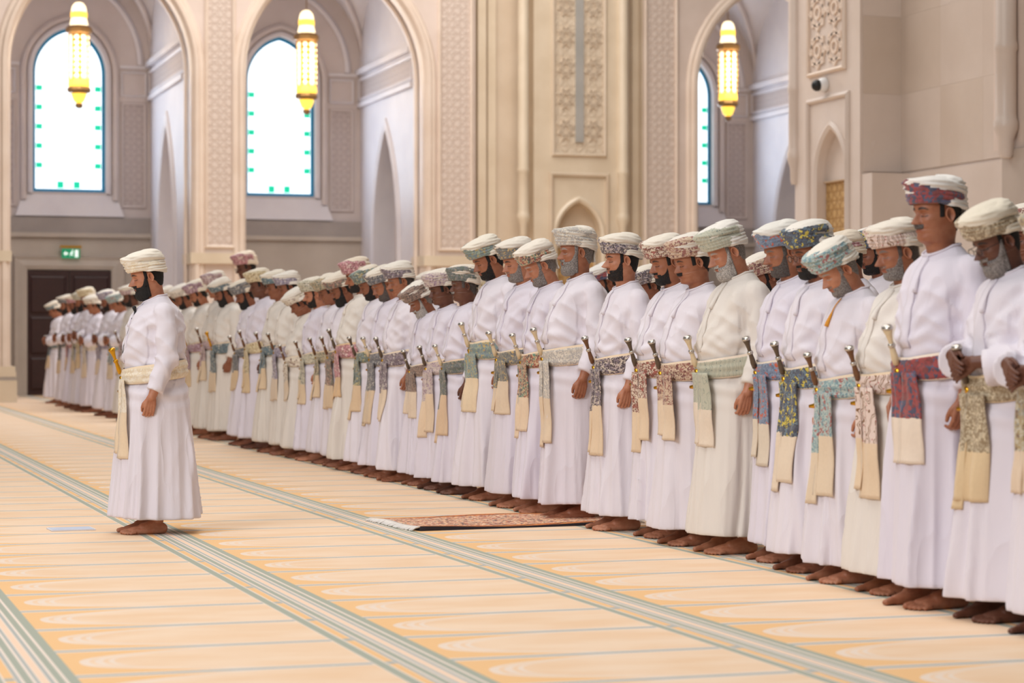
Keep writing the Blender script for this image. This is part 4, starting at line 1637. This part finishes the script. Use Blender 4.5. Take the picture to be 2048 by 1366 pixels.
def glasses(parent, Mh):
    mb = MB()
    for sg in (-1, 1):
        pts = [(.108 - abs(a_ - 0) * 0, sg * .031 + .021 * math.cos(a_), -.004 + .016 * math.sin(a_)) for a_ in np.linspace(0, 2 * PI, 17)]
        mb.tube(pts, .0014, 6)
        mb.tube([(.108, sg * .052, .002), (.09, sg * .07, .003), (.0, sg * .083, .004), (-.012, sg * .083, -.002)], .0014, 6)
    mb.tube([(.108, -.010, .0), (.113, 0, .003), (.108, .010, .0)], .0014, 6)
    g = link('eyeglasses', mb.mesh('eyeglasses', None, True), parent, M['black'])
    g.matrix_local = Mh
    for sg in (-1, 1):
        l = MB().add([(.1075, sg * .031 + .02 * math.cos(a_), -.004 + .0152 * math.sin(a_)) for a_ in np.linspace(0, 2 * PI, 17)[:-1]], [tuple(range(16))])
        link('lens', l.mesh('lens'), g, M['lens'])


m_, nt_, b_ = new_mat('spectacle_lens', .05, 0, (.8, .85, .9, 1))
b_.inputs['Transmission Weight'].default_value = 1.0
b_.inputs['Alpha'].default_value = .25
M['lens'] = m_


def person(label, x, y, top_z=None, yaw=180.0, face=0, tilt=15, pose='down', skin='mid', hair='black', beard=None, beard_col=None, shawl=None, belt=None, robe='white', build='mid',
           seed=1, vox=.011, hilt='brown', tseed=1, dagger=True, tail=True, specs=False, detail=True, group=None, scale=None, belt_on=True, tassel=None):
    Mh = head_matrix(tilt)
    tm, ttail, V = turban_mesh(tseed)
    top = max((Mh @ Vector(p)).z for p in V[::3])
    s = scale or top_z / top
    root = empty('person', (x, y, 0), math.radians(yaw))
    root.scale = (s, s, s)
    tag(root, label, 'person', group)
    link('body', body_mesh(face, tilt, pose), root, SKIN[(skin, hair if hair in ('black', 'salt', 'grey') else 'grey')])
    of = outfit(seed, build, pose, vox)
    ro = link('robe', of['robe'], root, ROBEM[robe])
    if detail:
        link('placket', of['placket'], ro, ROBEM[robe])
        link('collar', of['collar'], ro, ROBEM[robe])
        link('tassel', of['tassel'], ro, tassel or ROBEM[robe])
    t = link('turban', tm, root, shawl)
    t.matrix_local = Mh
    if tail:
        link('turban_tail', ttail, t, shawl)
    h = link('hair', hair_mesh(face), root, HM[hair])
    h.matrix_local = Mh
    if beard:
        b = link('beard' if beard != 'moustache' else 'moustache', beard_mesh(face, beard), root, HM[beard_col or hair])
        b.matrix_local = Mh
    if belt_on:
        bo = link('waist_shawl', of['belt'], root, belt or shawl)
        for tl in of['tails']:
            link('shawl_tail', tl, bo, belt or shawl)
    if dagger:
        d = link('dagger', DAG[0], root, HILT[hilt])
        d.location = (of['xf'] + .012, -.028, BELT_Z - of['tilt'] + of['h'] * .8)
        d.rotation_euler = (math.radians(-6), math.radians(20), 0)
        link('pommel_cap', DAG[1], d, M['silver'] if hilt != 'gold' else M['gold'])
        link('hilt_ring', DAG[2], d, M['silver'] if hilt != 'gold' else M['gold'])
        link('sheath', DAG[3], d, M['gold'])
    if specs:
        glasses(root, Mh)
    root['_s'] = s
    del root['_s']
    return root

# ------------------------------------------------------------------ prayer rug and leaflet on the carpet
def rug_mat():
    m, nt, b = new_mat('rug_pile', .95)
    v = coords(nt)
    sp = nt.nodes.new('ShaderNodeSeparateXYZ')
    nt.links.new(v, sp.inputs[0])
    X, Y = E(nt, sp.outputs[0]), E(nt, sp.outputs[1])
    vo = tex(nt, 'ShaderNodeTexVoronoi', v, Scale=70.0)
    sc = nt.nodes.new('ShaderNodeSeparateColor')
    nt.links.new(vo.outputs['Color'], sc.inputs[0])
    r, g = E(nt, sc.outputs[0]), E(nt, sc.outputs[1])
    col = mix(nt, r.gt(.35), srgb(226, 190, 160), srgb(204, 158, 130))
    col = mix(nt, r.gt(.62), col, srgb(176, 92, 78))
    col = mix(nt, r.gt(.76), col, srgb(96, 74, 80))
    col = mix(nt, r.gt(.86), col, srgb(226, 150, 84))
    col = mix(nt, r.gt(.94), col, srgb(50, 46, 54))
    edge = Y.abs().gt(.335)
    zig = ((X * 30.0).sin() * .02 + Y.abs()).inside(.36, .385)
    bc = mix(nt, g.gt(.55), srgb(224, 140, 66), srgb(206, 110, 60))
    bc = mix(nt, zig, bc, srgb(40, 30, 34))
    col = mix(nt, edge, col, bc)
    nt.links.new(col, b.inputs['Base Color'])
    bump(nt, b, vo.outputs['Distance'], .5, .004)
    return m


rug = tag(empty('prayer_rug', (4.23, 13.28, 0), math.radians(4)), 'small patterned prayer rug with white fringe laid on the carpet before the row', 'rug')
HX, HY = .70, .42
rr = random.Random(3)
top, n1, n2 = [], 28, 14
hz = lambda x, y: .017 + .005 * math.sin(5 * x + 3 * y) * (abs(y) / HY) + .010 * max(0, (-x - .3)) * (1 + math.sin(9 * y))
for i in range(n1 + 1):
    top.append([(-HX + 2 * HX * i / n1, -HY + 2 * HY * j / n2, hz(-HX + 2 * HX * i / n1, -HY + 2 * HY * j / n2)) for j in range(n2 + 1)])
mb = MB()
v = [p for r in top for p in r]
f = [(i * (n2 + 1) + j, (i + 1) * (n2 + 1) + j, (i + 1) * (n2 + 1) + j + 1, i * (n2 + 1) + j + 1) for i in range(n1) for j in range(n2)]
mb.add(v, f).obj('pile', rug_mat(), rug, True)
sd = MB()
ring = [(x, -HY) for x in np.linspace(-HX, HX, 29)] + [(HX, y) for y in np.linspace(-HY, HY, 15)[1:]] + [(x, HY) for x in np.linspace(HX, -HX, 29)[1:]] + [(-HX, y) for y in np.linspace(HY, -HY, 15)[1:-1]]
sd.loft([[(x * 1.004, y * 1.006, .001) for x, y in ring], [(x * 1.006, y * 1.008, .008) for x, y in ring], [(x, y, hz(x, y) - .001) for x, y in ring]], True, False)
sd.obj('binding', plain('rug_binding', srgb(38, 32, 40), .9), rug, True)
for sg in (-1, 1):
    fr = MB()
    for k in range(64):
        y = -HY + .01 + (2 * HY - .02) * k / 63
        L = rr.uniform(.05, .075)
        z0 = hz(sg * HX, y) - .004
        fr.tube([(sg * (HX - .004), y, z0), (sg * (HX + L * .5), y + rr.uniform(-.006, .006), z0 * .6 + .006), (sg * (HX + L), y + rr.uniform(-.012, .012), .005)], [.005, .006, .004], 5)
    tag(fr.obj('fringe', plain('fringe_cotton', srgb(232, 226, 220), .95), rug, True), kind='stuff')

pp = tag(empty('leaflet', (1.61, 13.56, 0), math.radians(3)), 'thin pale blue printed leaflet lying on the carpet before the prayer leader', 'leaflet')
MB().box(-.13, .13, -.10, .10, .001, .007).obj('pages', plain('paper_white', srgb(226, 228, 236), .8), pp)
pr = MB().box(-.122, .122, -.092, .092, .007, .0085).obj('cover_print', plain('cover_blue', srgb(196, 206, 226), .7, 0, .25, 9), pp)


# ------------------------------------------------------------------ who stands where
BELTM = {}


def pal(name, *cols, plainc=(228, 214, 194), scale=52.0, style='paisley'):
    cc = tuple(srgb(*c) for c in cols)
    light = tuple(v + (236 - v) * .45 for v in plainc)
    m = shawl_mat('shawl_' + name, srgb(*light), cc, scale, style)
    BELTM[m.name] = shawl_mat('belt_' + name, srgb(plainc[0] * .98, plainc[1] * .94, plainc[2] * .905), cc, scale, style)
    return m


FX, SX = 4.82, 6.1
ROW = 'men standing in the front prayer row'
BACK = 'men standing in the second prayer row'
W_ = (236, 228, 216)
# head px, top py, hilt px, tilt, face, skin, hair, beard, beard colour, robe, build, hilt, pose, extras, palette, label
FRONT = [
    (2112, 400, 2040, 14, 0, 'dark', 'black', 'short', 'grey', 'white', 'mid', 'horn', 'folded', {}, pal('a0', (196, 190, 170), (150, 150, 140), (120, 96, 80), (170, 150, 110)),
     'man with folded arms cut off by the right edge of the picture'),
    (1990, 395, 1925, 24, 1, 'dark', 'black', 'full', 'grey', 'white', 'mid', 'horn', 'folded', dict(specs=True), pal('a1', (190, 176, 150), (166, 150, 124), (206, 190, 160), (140, 120, 92), plainc=(224, 206, 170)),
     'grey-bearded man with eyeglasses, hands folded above a beige shawl'),
    (1872, 348, 1850, 3, 0, 'mid', 'black', 'moustache', 'salt', 'lilac', 'mid', 'ivory', 'down', {}, pal('a2', (52, 56, 88), (120, 34, 44), (70, 76, 112), (150, 44, 50), plainc=W_, scale=34),
     'tallest man in the row, navy and dark red turban and shawl'),
    (1792, 433, 1722, 14, 1, 'mid', 'salt', 'short', 'grey', 'cream', 'stout', 'brown', 'down', {}, pal('a3', (226, 206, 196), (124, 82, 44), (176, 70, 66), (150, 110, 90), plainc=(232, 216, 190), style='scroll', scale=60),
     'grey-bearded man wearing a cream shawl with brown scrolls'),
    (1672, 470, 1668, 34, 0, 'light', 'grey', 'short', 'grey', 'white', 'mid', 'brown', 'down', dict(tassel=1), pal('a4', (134, 164, 168), (110, 146, 156), (160, 96, 96), (176, 190, 184), plainc=(230, 218, 196)),
     'bowed man in a light blue and cream turban with an orange tassel'),
    (1622, 437, 1562, 14, 2, 'tan', 'black', 'goatee', 'black', 'white', 'mid', 'horn', 'down', dict(specs=True), pal('a5', (70, 84, 104), (90, 116, 134), (206, 186, 60), (46, 56, 76), plainc=(232, 222, 204)),
     'man with eyeglasses, dark goatee and a blue and yellow turban'),
    (1566, 437, 1506, 14, 0, 'mid', 'salt', 'short', 'salt', 'lilac', 'mid', 'horn', 'down', {}, pal('a6', (104, 120, 146), (90, 104, 132), (192, 80, 46), (122, 140, 164), plainc=(224, 218, 204)),
     'man with grey stubble in a blue turban flecked with orange'),
    (1452, 438, 1432, 24, 1, 'light', 'grey', 'full', 'white', 'cream', 'stout', 'ivory', 'down', dict(seed2=1), pal('a7', (186, 186, 166), (160, 164, 148), (96, 118, 118), (204, 196, 170), plainc=(234, 226, 212), style='scroll', scale=66),
     'stout man with a full white beard and teal scrolled turban'),
    (1382, 463, 1358, 14, 2, 'mid', 'black', 'moustache', 'black', 'white', 'stout', 'horn', 'down', {}, pal('a8', (150, 92, 84), (184, 150, 130), (116, 66, 66), (206, 182, 156), plainc=(232, 218, 196)),
     'clean-shaven man with a black moustache and maroon patterned shawl'),
    (1332, 465, 1266, 14, 0, 'mid', 'black', 'goatee', 'black', 'white', 'stout', 'horn', 'down', {}, pal('a9', (222, 206, 184), (214, 192, 176), (160, 80, 70), (120, 70, 60), plainc=(232, 216, 190), scale=70),
     'goateed man in a pinkish dotted turban and beige dotted shawl'),
    (1243, 464, 1192, 3, 1, 'light', 'black', 'short', 'black', 'white', 'mid', 'brown', 'down', {}, pal('a10', (176, 160, 158), (120, 108, 122), (206, 192, 176), (60, 50, 62), plainc=(232, 216, 190), scale=64),
     'young man with a trimmed black beard, standing just right of the rug'),
    (1152, 450, 1098, 3, 0, 'mid', 'grey', 'full', 'grey', 'white', 'stout', 'ivory', 'down', {}, pal('a11', (214, 206, 192), (196, 190, 180), (222, 214, 200), (178, 174, 170), plainc=(232, 218, 194)),
     'grey-bearded man in a pale grey turban standing on the prayer rug'),
    (1080, 476, 1052, 24, 1, 'light', 'grey', 'short', 'grey', 'lilac', 'mid', 'ivory', 'down', {}, pal('a12', (92, 76, 72), (150, 66, 54), (86, 130, 112), (196, 166, 130), plainc=(234, 218, 194)),
     'bowed man with a floral red and green turban, left of the rug'),
    (1036, 472, 1016, 14, 0, 'light', 'black', 'short', 'grey', 'lilac', 'mid', 'ivory', 'down', {}, pal('a13', (122, 122, 112), (146, 140, 120), (196, 166, 110), (96, 100, 106), plainc=(228, 214, 192)),
     'man with a white beard tip and grey-gold shawl beside the bowed man'),
    (976, 467, 936, 24, 0, 'mid', 'black', 'short', 'black', 'white', 'mid', 'ivory', 'down', {}, pal('a14', (150, 164, 144), (128, 148, 136), (184, 160, 100), (110, 130, 140), plainc=(236, 222, 194)),
     'black-bearded man in a mint green turban and green shawl'),
    (927, 528, 880, 3, 2, 'dark', 'salt', 'moustache', 'grey', 'lilac', 'mid', 'ivory', 'down', {}, pal('a15', (118, 120, 120), (96, 104, 110), (150, 140, 128), (80, 96, 86), plainc=(222, 200, 172)),
     'older dark-skinned man in a grey-blue striped turban'),
    (881, 535, 852, 14, 2, 'dark', 'black', None, None, 'lilac', 'slim', 'horn', 'down', {}, pal('a16', (170, 146, 162), (192, 176, 172), (130, 104, 124), (206, 190, 180), plainc=(230, 214, 190)),
     'beardless man in a lilac and cream turban'),
    (836, 560, 824, 34, 1, 'tan', 'grey', 'full', 'white', 'lilac', 'slim', 'horn', 'down', {}, pal('a17', (104, 84, 78), (128, 100, 88), (76, 62, 62), (150, 126, 112), plainc=(230, 218, 200)),
     'short bowed man with a white beard and dark brown shawl'),
    (800, 520, 780, 14, 1, 'mid', 'salt', 'moustache', 'salt', 'white', 'mid', 'horn', 'down', {}, pal('a18', (150, 136, 146), (120, 106, 118), (196, 186, 180), (96, 84, 96), plainc=(228, 216, 196)),
     'man with a grizzled moustache and purplish grey shawl'),
    (768, 528, 738, 24, 0, 'mid', 'salt', 'short', 'salt', 'lilac', 'mid', 'ivory', 'down', {}, pal('a19', (130, 128, 132), (110, 112, 120), (170, 164, 156), (76, 80, 90), plainc=(222, 206, 180)),
     'man with grizzled beard and dark grey patterned shawl'),
    (741, 528, 715, 24, 2, 'tan', 'black', 'short', 'black', 'white', 'mid', 'horn', 'down', {}, pal('a20', (134, 150, 152), (104, 126, 120), (190, 176, 130), (90, 100, 90), plainc=(224, 204, 174)),
     'black-bearded man in a blue-green turban with grey-green shawl'),
    (716, 512, 690, 14, 0, 'mid', 'black', 'short', 'black', 'cream', 'stout', 'horn', 'down', {}, pal('a21', (206, 150, 158), (190, 130, 140), (224, 196, 190), (150, 96, 104), plainc=(222, 196, 160)),
     'taller man in a pink-fronted turban'),
    (682, 540, 660, 24, 2, 'tan', 'black', 'full', 'black', 'white', 'mid', 'brown', 'down', {}, pal('a22', (160, 120, 104), (120, 124, 110), (190, 160, 140), (96, 80, 76), plainc=(226, 208, 180)),
     'black-bearded man in a brownish multicoloured turban'),
    (658, 545, 640, 24, 0, 'tan', 'black', None, None, 'white', 'mid', 'brown', 'down', {}, pal('a23', (130, 132, 110), (160, 150, 124), (96, 106, 96), (190, 170, 140), plainc=(226, 208, 180)),
     'beardless man in an olive and brown turban'),
    (628, 552, 612, 14, 1, 'light', 'black', 'short', 'black', 'lilac', 'slim', 'brown', 'down', {}, pal('a24', (190, 184, 160), (166, 160, 140), (124, 120, 108), (206, 200, 180), plainc=(228, 212, 184)),
     'slim fair man with a short black beard and sand turban'),
    (597, 572, 590, 34, 2, 'tan', 'black', None, None, 'cream', 'stout', 'brown', 'down', {}, pal('a25', (228, 218, 200), (222, 210, 192), (130, 96, 84), (214, 204, 188), plainc=(230, 218, 198)),
     'stooping man in a plain cream turban'),
    (578, 540, 560, 14, 0, 'tan', 'black', None, None, 'cream', 'mid', 'brown', 'down', {}, pal('a26', (176, 168, 186), (150, 144, 168), (206, 196, 196), (120, 110, 130), plainc=(228, 216, 198)),
     'man in a pale violet turban behind the stooping man'),
    (553, 538, 536, 14, 1, 'tan', 'black', None, None, 'cream', 'mid', 'brown', 'down', {}, pal('a27', (92, 122, 136), (116, 136, 140), (190, 186, 170), (70, 96, 112), plainc=(228, 212, 184)),
     'man with a teal blue fronted turban and slate shawl'),
    (520, 535, 500, 14, 2, 'dark', 'black', None, None, 'lilac', 'mid', 'brown', 'down', {}, pal('a28', (206, 190, 150), (190, 170, 130), (160, 136, 100), (222, 208, 176), plainc=(226, 208, 174)),
     'dark-skinned man in a yellowish cream turban'),
    (489, 557, 474, 24, 0, 'tan', 'black', 'full', 'black', 'white', 'slim', 'brown', 'down', {}, pal('a29', (130, 132, 134), (104, 108, 114), (180, 174, 166), (84, 84, 92), plainc=(224, 204, 170)),
     'man with a thick black beard and grey banded turban'),
    (447, 553, 428, 24, 1, 'tan', 'black', 'full', 'black', 'cream', 'mid', 'gold', 'down', {}, pal('a30', (86, 110, 122), (110, 132, 138), (196, 192, 180), (66, 86, 100), plainc=(228, 214, 190)),
     'man with a full black beard and dark teal turban'),
    (432, 540, 412, 14, 0, 'mid', 'black', None, None, 'cream', 'mid', 'brown', 'down', {}, pal('a31', (206, 184, 186), (190, 160, 166), (222, 206, 200), (150, 120, 124), plainc=(228, 214, 190)),
     'man in a pink and white turban beside the teal turban'),
    (396, 557, 380, 24, 2, 'mid', 'black', 'goatee', 'black', 'cream', 'mid', 'gold', 'down', {}, pal('a32', (190, 160, 176), (160, 124, 140), (216, 196, 196), (130, 96, 110), plainc=(226, 208, 176)),
     'man in a mauve turban just right of the prayer leader'),
    (366, 566, None, 24, 0, 'tan', 'black', 'short', 'black', 'cream', 'mid', 'brown', 'down', {}, pal('a33', (200, 190, 178), (180, 170, 160), (150, 140, 130), (216, 206, 194)),
     'man in a pale turban peeking out behind the leader\'s back'),
    (336, 570, None, 24, 1, 'tan', 'black', 'short', 'black', 'cream', 'mid', 'brown', 'down', {}, 'a33', 'pale-turbaned man whose head shows over the prayer leader\'s shoulder'),
    (262, 567, None, 14, 0, 'dark', 'black', 'short', 'black', 'cream', 'mid', 'brown', 'down', {}, 'a31', 'man in a rosy turban just left of the leader\'s beard'),
    (236, 582, None, 24, 1, 'mid', 'black', None, None, 'white', 'mid', 'brown', 'folded', {}, 'a4', 'far man in a pale blue and white turban, second left of the leader'),
    (216, 578, None, 14, 2, 'tan', 'black', 'short', 'black', 'white', 'mid', 'brown', 'folded', {}, 'a26', 'far man in a violet turban, third left of the leader'),
    (187, 588, None, 14, 0, 'mid', 'black', None, None, 'lilac', 'mid', 'brown', 'folded', {}, 'a25', 'far man in a plain white turban before the dark door'),
    (176, 573, None, 14, 1, 'tan', 'black', 'short', 'black', 'white', 'mid', 'brown', 'folded', {}, 'a28', 'far man in a sand turban behind the plain white one'),
    (165, 580, None, 14, 2, 'mid', 'black', 'full', 'black', 'white', 'mid', 'brown', 'folded', {}, 'a24', 'far black-bearded man in a beige turban before the door'),
    (152, 586, None, 14, 0, 'tan', 'black', 'full', 'black', 'lilac', 'mid', 'brown', 'folded', {}, 'a21', 'far man in a pinkish turban, third from the left end'),
    (134, 588, None, 14, 1, 'mid', 'black', 'short', 'black', 'white', 'slim', 'brown', 'folded', {}, 'a19', 'far man in a grey turban, second from the left end'),
    (110, 600, None, 24, 0, 'mid', 'black', None, None, 'white', 'slim', 'brown', 'folded', {}, 'a27', 'last man at the left end of the front row'),
]
shawls = {}
ys = []
for k, r in enumerate(FRONT):
    fx = FX if r[0] > 270 else FX - .14
    yh = y_on_x(r[0], fx - .07)
    y = yh if not r[2] else .62 * yh + .38 * y_on_x(r[2], fx - .25)
    ys.append(y)
for it in range(60):                          # nobody stands inside his neighbour
    for k in range(len(ys) - 1):
        gap = ys[k + 1] - ys[k]
        need = .50 if k < 10 else .54
        if gap < need:
            ys[k] -= (need - gap) * .5
            ys[k + 1] += (need - gap) * .5
orange = plain('orange_thread', srgb(230, 160, 60), .9)
rj = random.Random(11)
for k, r in enumerate(FRONT):
    px, top, hpx, tilt, face, skin, hair, beard, bcol, robe, build, hilt, pose, ext, pl_, label = r
    if isinstance(pl_, str):
        sm_ = shawls[pl_]
    else:
        sm_ = pl_
        shawls[pl_.name.split('_')[1]] = pl_
    fx = FX if px > 270 else FX - .14
    y = ys[k]
    ta = math.radians(tilt)
    ho = .14 * math.sin(ta) + .035 * math.cos(ta) - .01          # how far the head reaches forward
    fx += max(-.19, min(.19, x_on_y(px, y) + ho - fx))
    near = k < 22
    zt = z_at(top, fx - .06, y)
    person(label, fx, y, zt, 180 + rj.uniform(-5, 5), face, tilt, pose, skin, hair, beard, bcol, sm_, BELTM[sm_.name], robe, build, seed=k + 1 if near else 60 + k % 4, vox=.011 if k < 16 else .014 if near else .019,
           hilt=hilt, tseed=k if near else k % 8, specs=ext.get('specs', False), tail=k % 3 != 1, group=ROW, tassel=orange if ext.get('tassel') else None, dagger=px != 2112)

# second row, seen only between and above the front row's shoulders
REAR = [
    (493, 500, 14, 0, 'dark', 'a21', True, 'tall man with eyeglasses in the second row, below the middle window'),
    (860, 540, 14, 1, 'dark', 'a16', False, 'man behind the lilac turban, his own turban showing bluish'),
    (962, 546, 14, 2, 'dark', 'a28', False, 'man in a yellowish turban behind the mint green turban\'s shoulder'),
    (1212, 522, 24, 0, 'tan', 'a2', False, 'man in a navy and red turban behind the rug\'s end'),
    (1296, 527, 24, 1, 'tan', 'a10', False, 'man in a grey speckled turban behind the young bearded man'),
    (1530, 502, 24, 2, 'tan', 'a8', False, 'man in a dark flecked turban behind the white-bearded man'),
    (1688, 458, 14, 0, 'tan', 'a21', False, 'man in a red turban behind the eyeglass wearer and the bowed man'),
    (1745, 449, 14, 1, 'tan', 'a5', False, 'man in a colourful green and orange turban behind the brown scrolled shawl'),
    (2052, 402, 14, 2, 'tan', 'a9', False, 'man in a red and white turban behind the right edge'),
]
for k, (px, top, tilt, face, skin, pl_, specs, label) in enumerate(REAR):
    y = y_on_x(px, SX - .07)
    sx = SX + (.45 if px in (1745, 1212) else 0)
    y = y_on_x(px, sx - .07)
    person(label, sx, y, z_at(top, sx - .06, y), 180 + rj.uniform(-5, 5), face, tilt, 'down', skin, 'black', 'short' if k % 2 else None, 'black', shawls[pl_], None, 'white', 'mid', seed=60 + k % 4, vox=.019,
           hilt='brown', tseed=k % 8, specs=specs, tail=False, detail=False, group=BACK, dagger=False)

# the man leading the prayer
cream = pal('leader', (236, 226, 208), (230, 219, 200), (240, 230, 208), (226, 210, 182), plainc=(236, 222, 196), scale=30)
IY = 13.2
lead = person('prayer leader standing alone before the row, black beard, cream turban and shawl', 2.06, IY, z_at(497, 2.0, IY), 180, 1, 14, 'down', 'light', 'black', 'full', 'black', cream, BELTM[cream.name], 'white', 'leader',
              seed=51, vox=.0095, hilt='gold', tseed=9, tail=False)
of = outfit(51, 'leader', 'down', .0095)
my, mz = .045, 1.385
mx = front_x(of['bv'], my, mz, .1) + .012
mic = MB().chain([(mx + .006, my, mz + .012), (mx + .004, my, mz)], [.013, .010])
mic.box(mx - .006, mx + .008, my - .004, my + .004, mz - .045, mz).box(mx - .004, mx + .006, my - .018, my + .018, mz - .034, mz - .022).box(mx - .004, mx + .006, my - .014, my + .014, mz - .075, mz - .06)
mc = link('lapel_microphone', mic.mesh('lapel_microphone', None, True), lead, M['black'])
wire = [(front_x(of['bv'], my - .02 * i, mz - .05 - .036 * i, .18) + .005, my - .02 * i * (1 - i / 14), mz - .05 - .036 * i) for i in range(9)]
link('wire', MB().tube(wire, .0022, 6).mesh('wire', None, True), mc, M['black'])
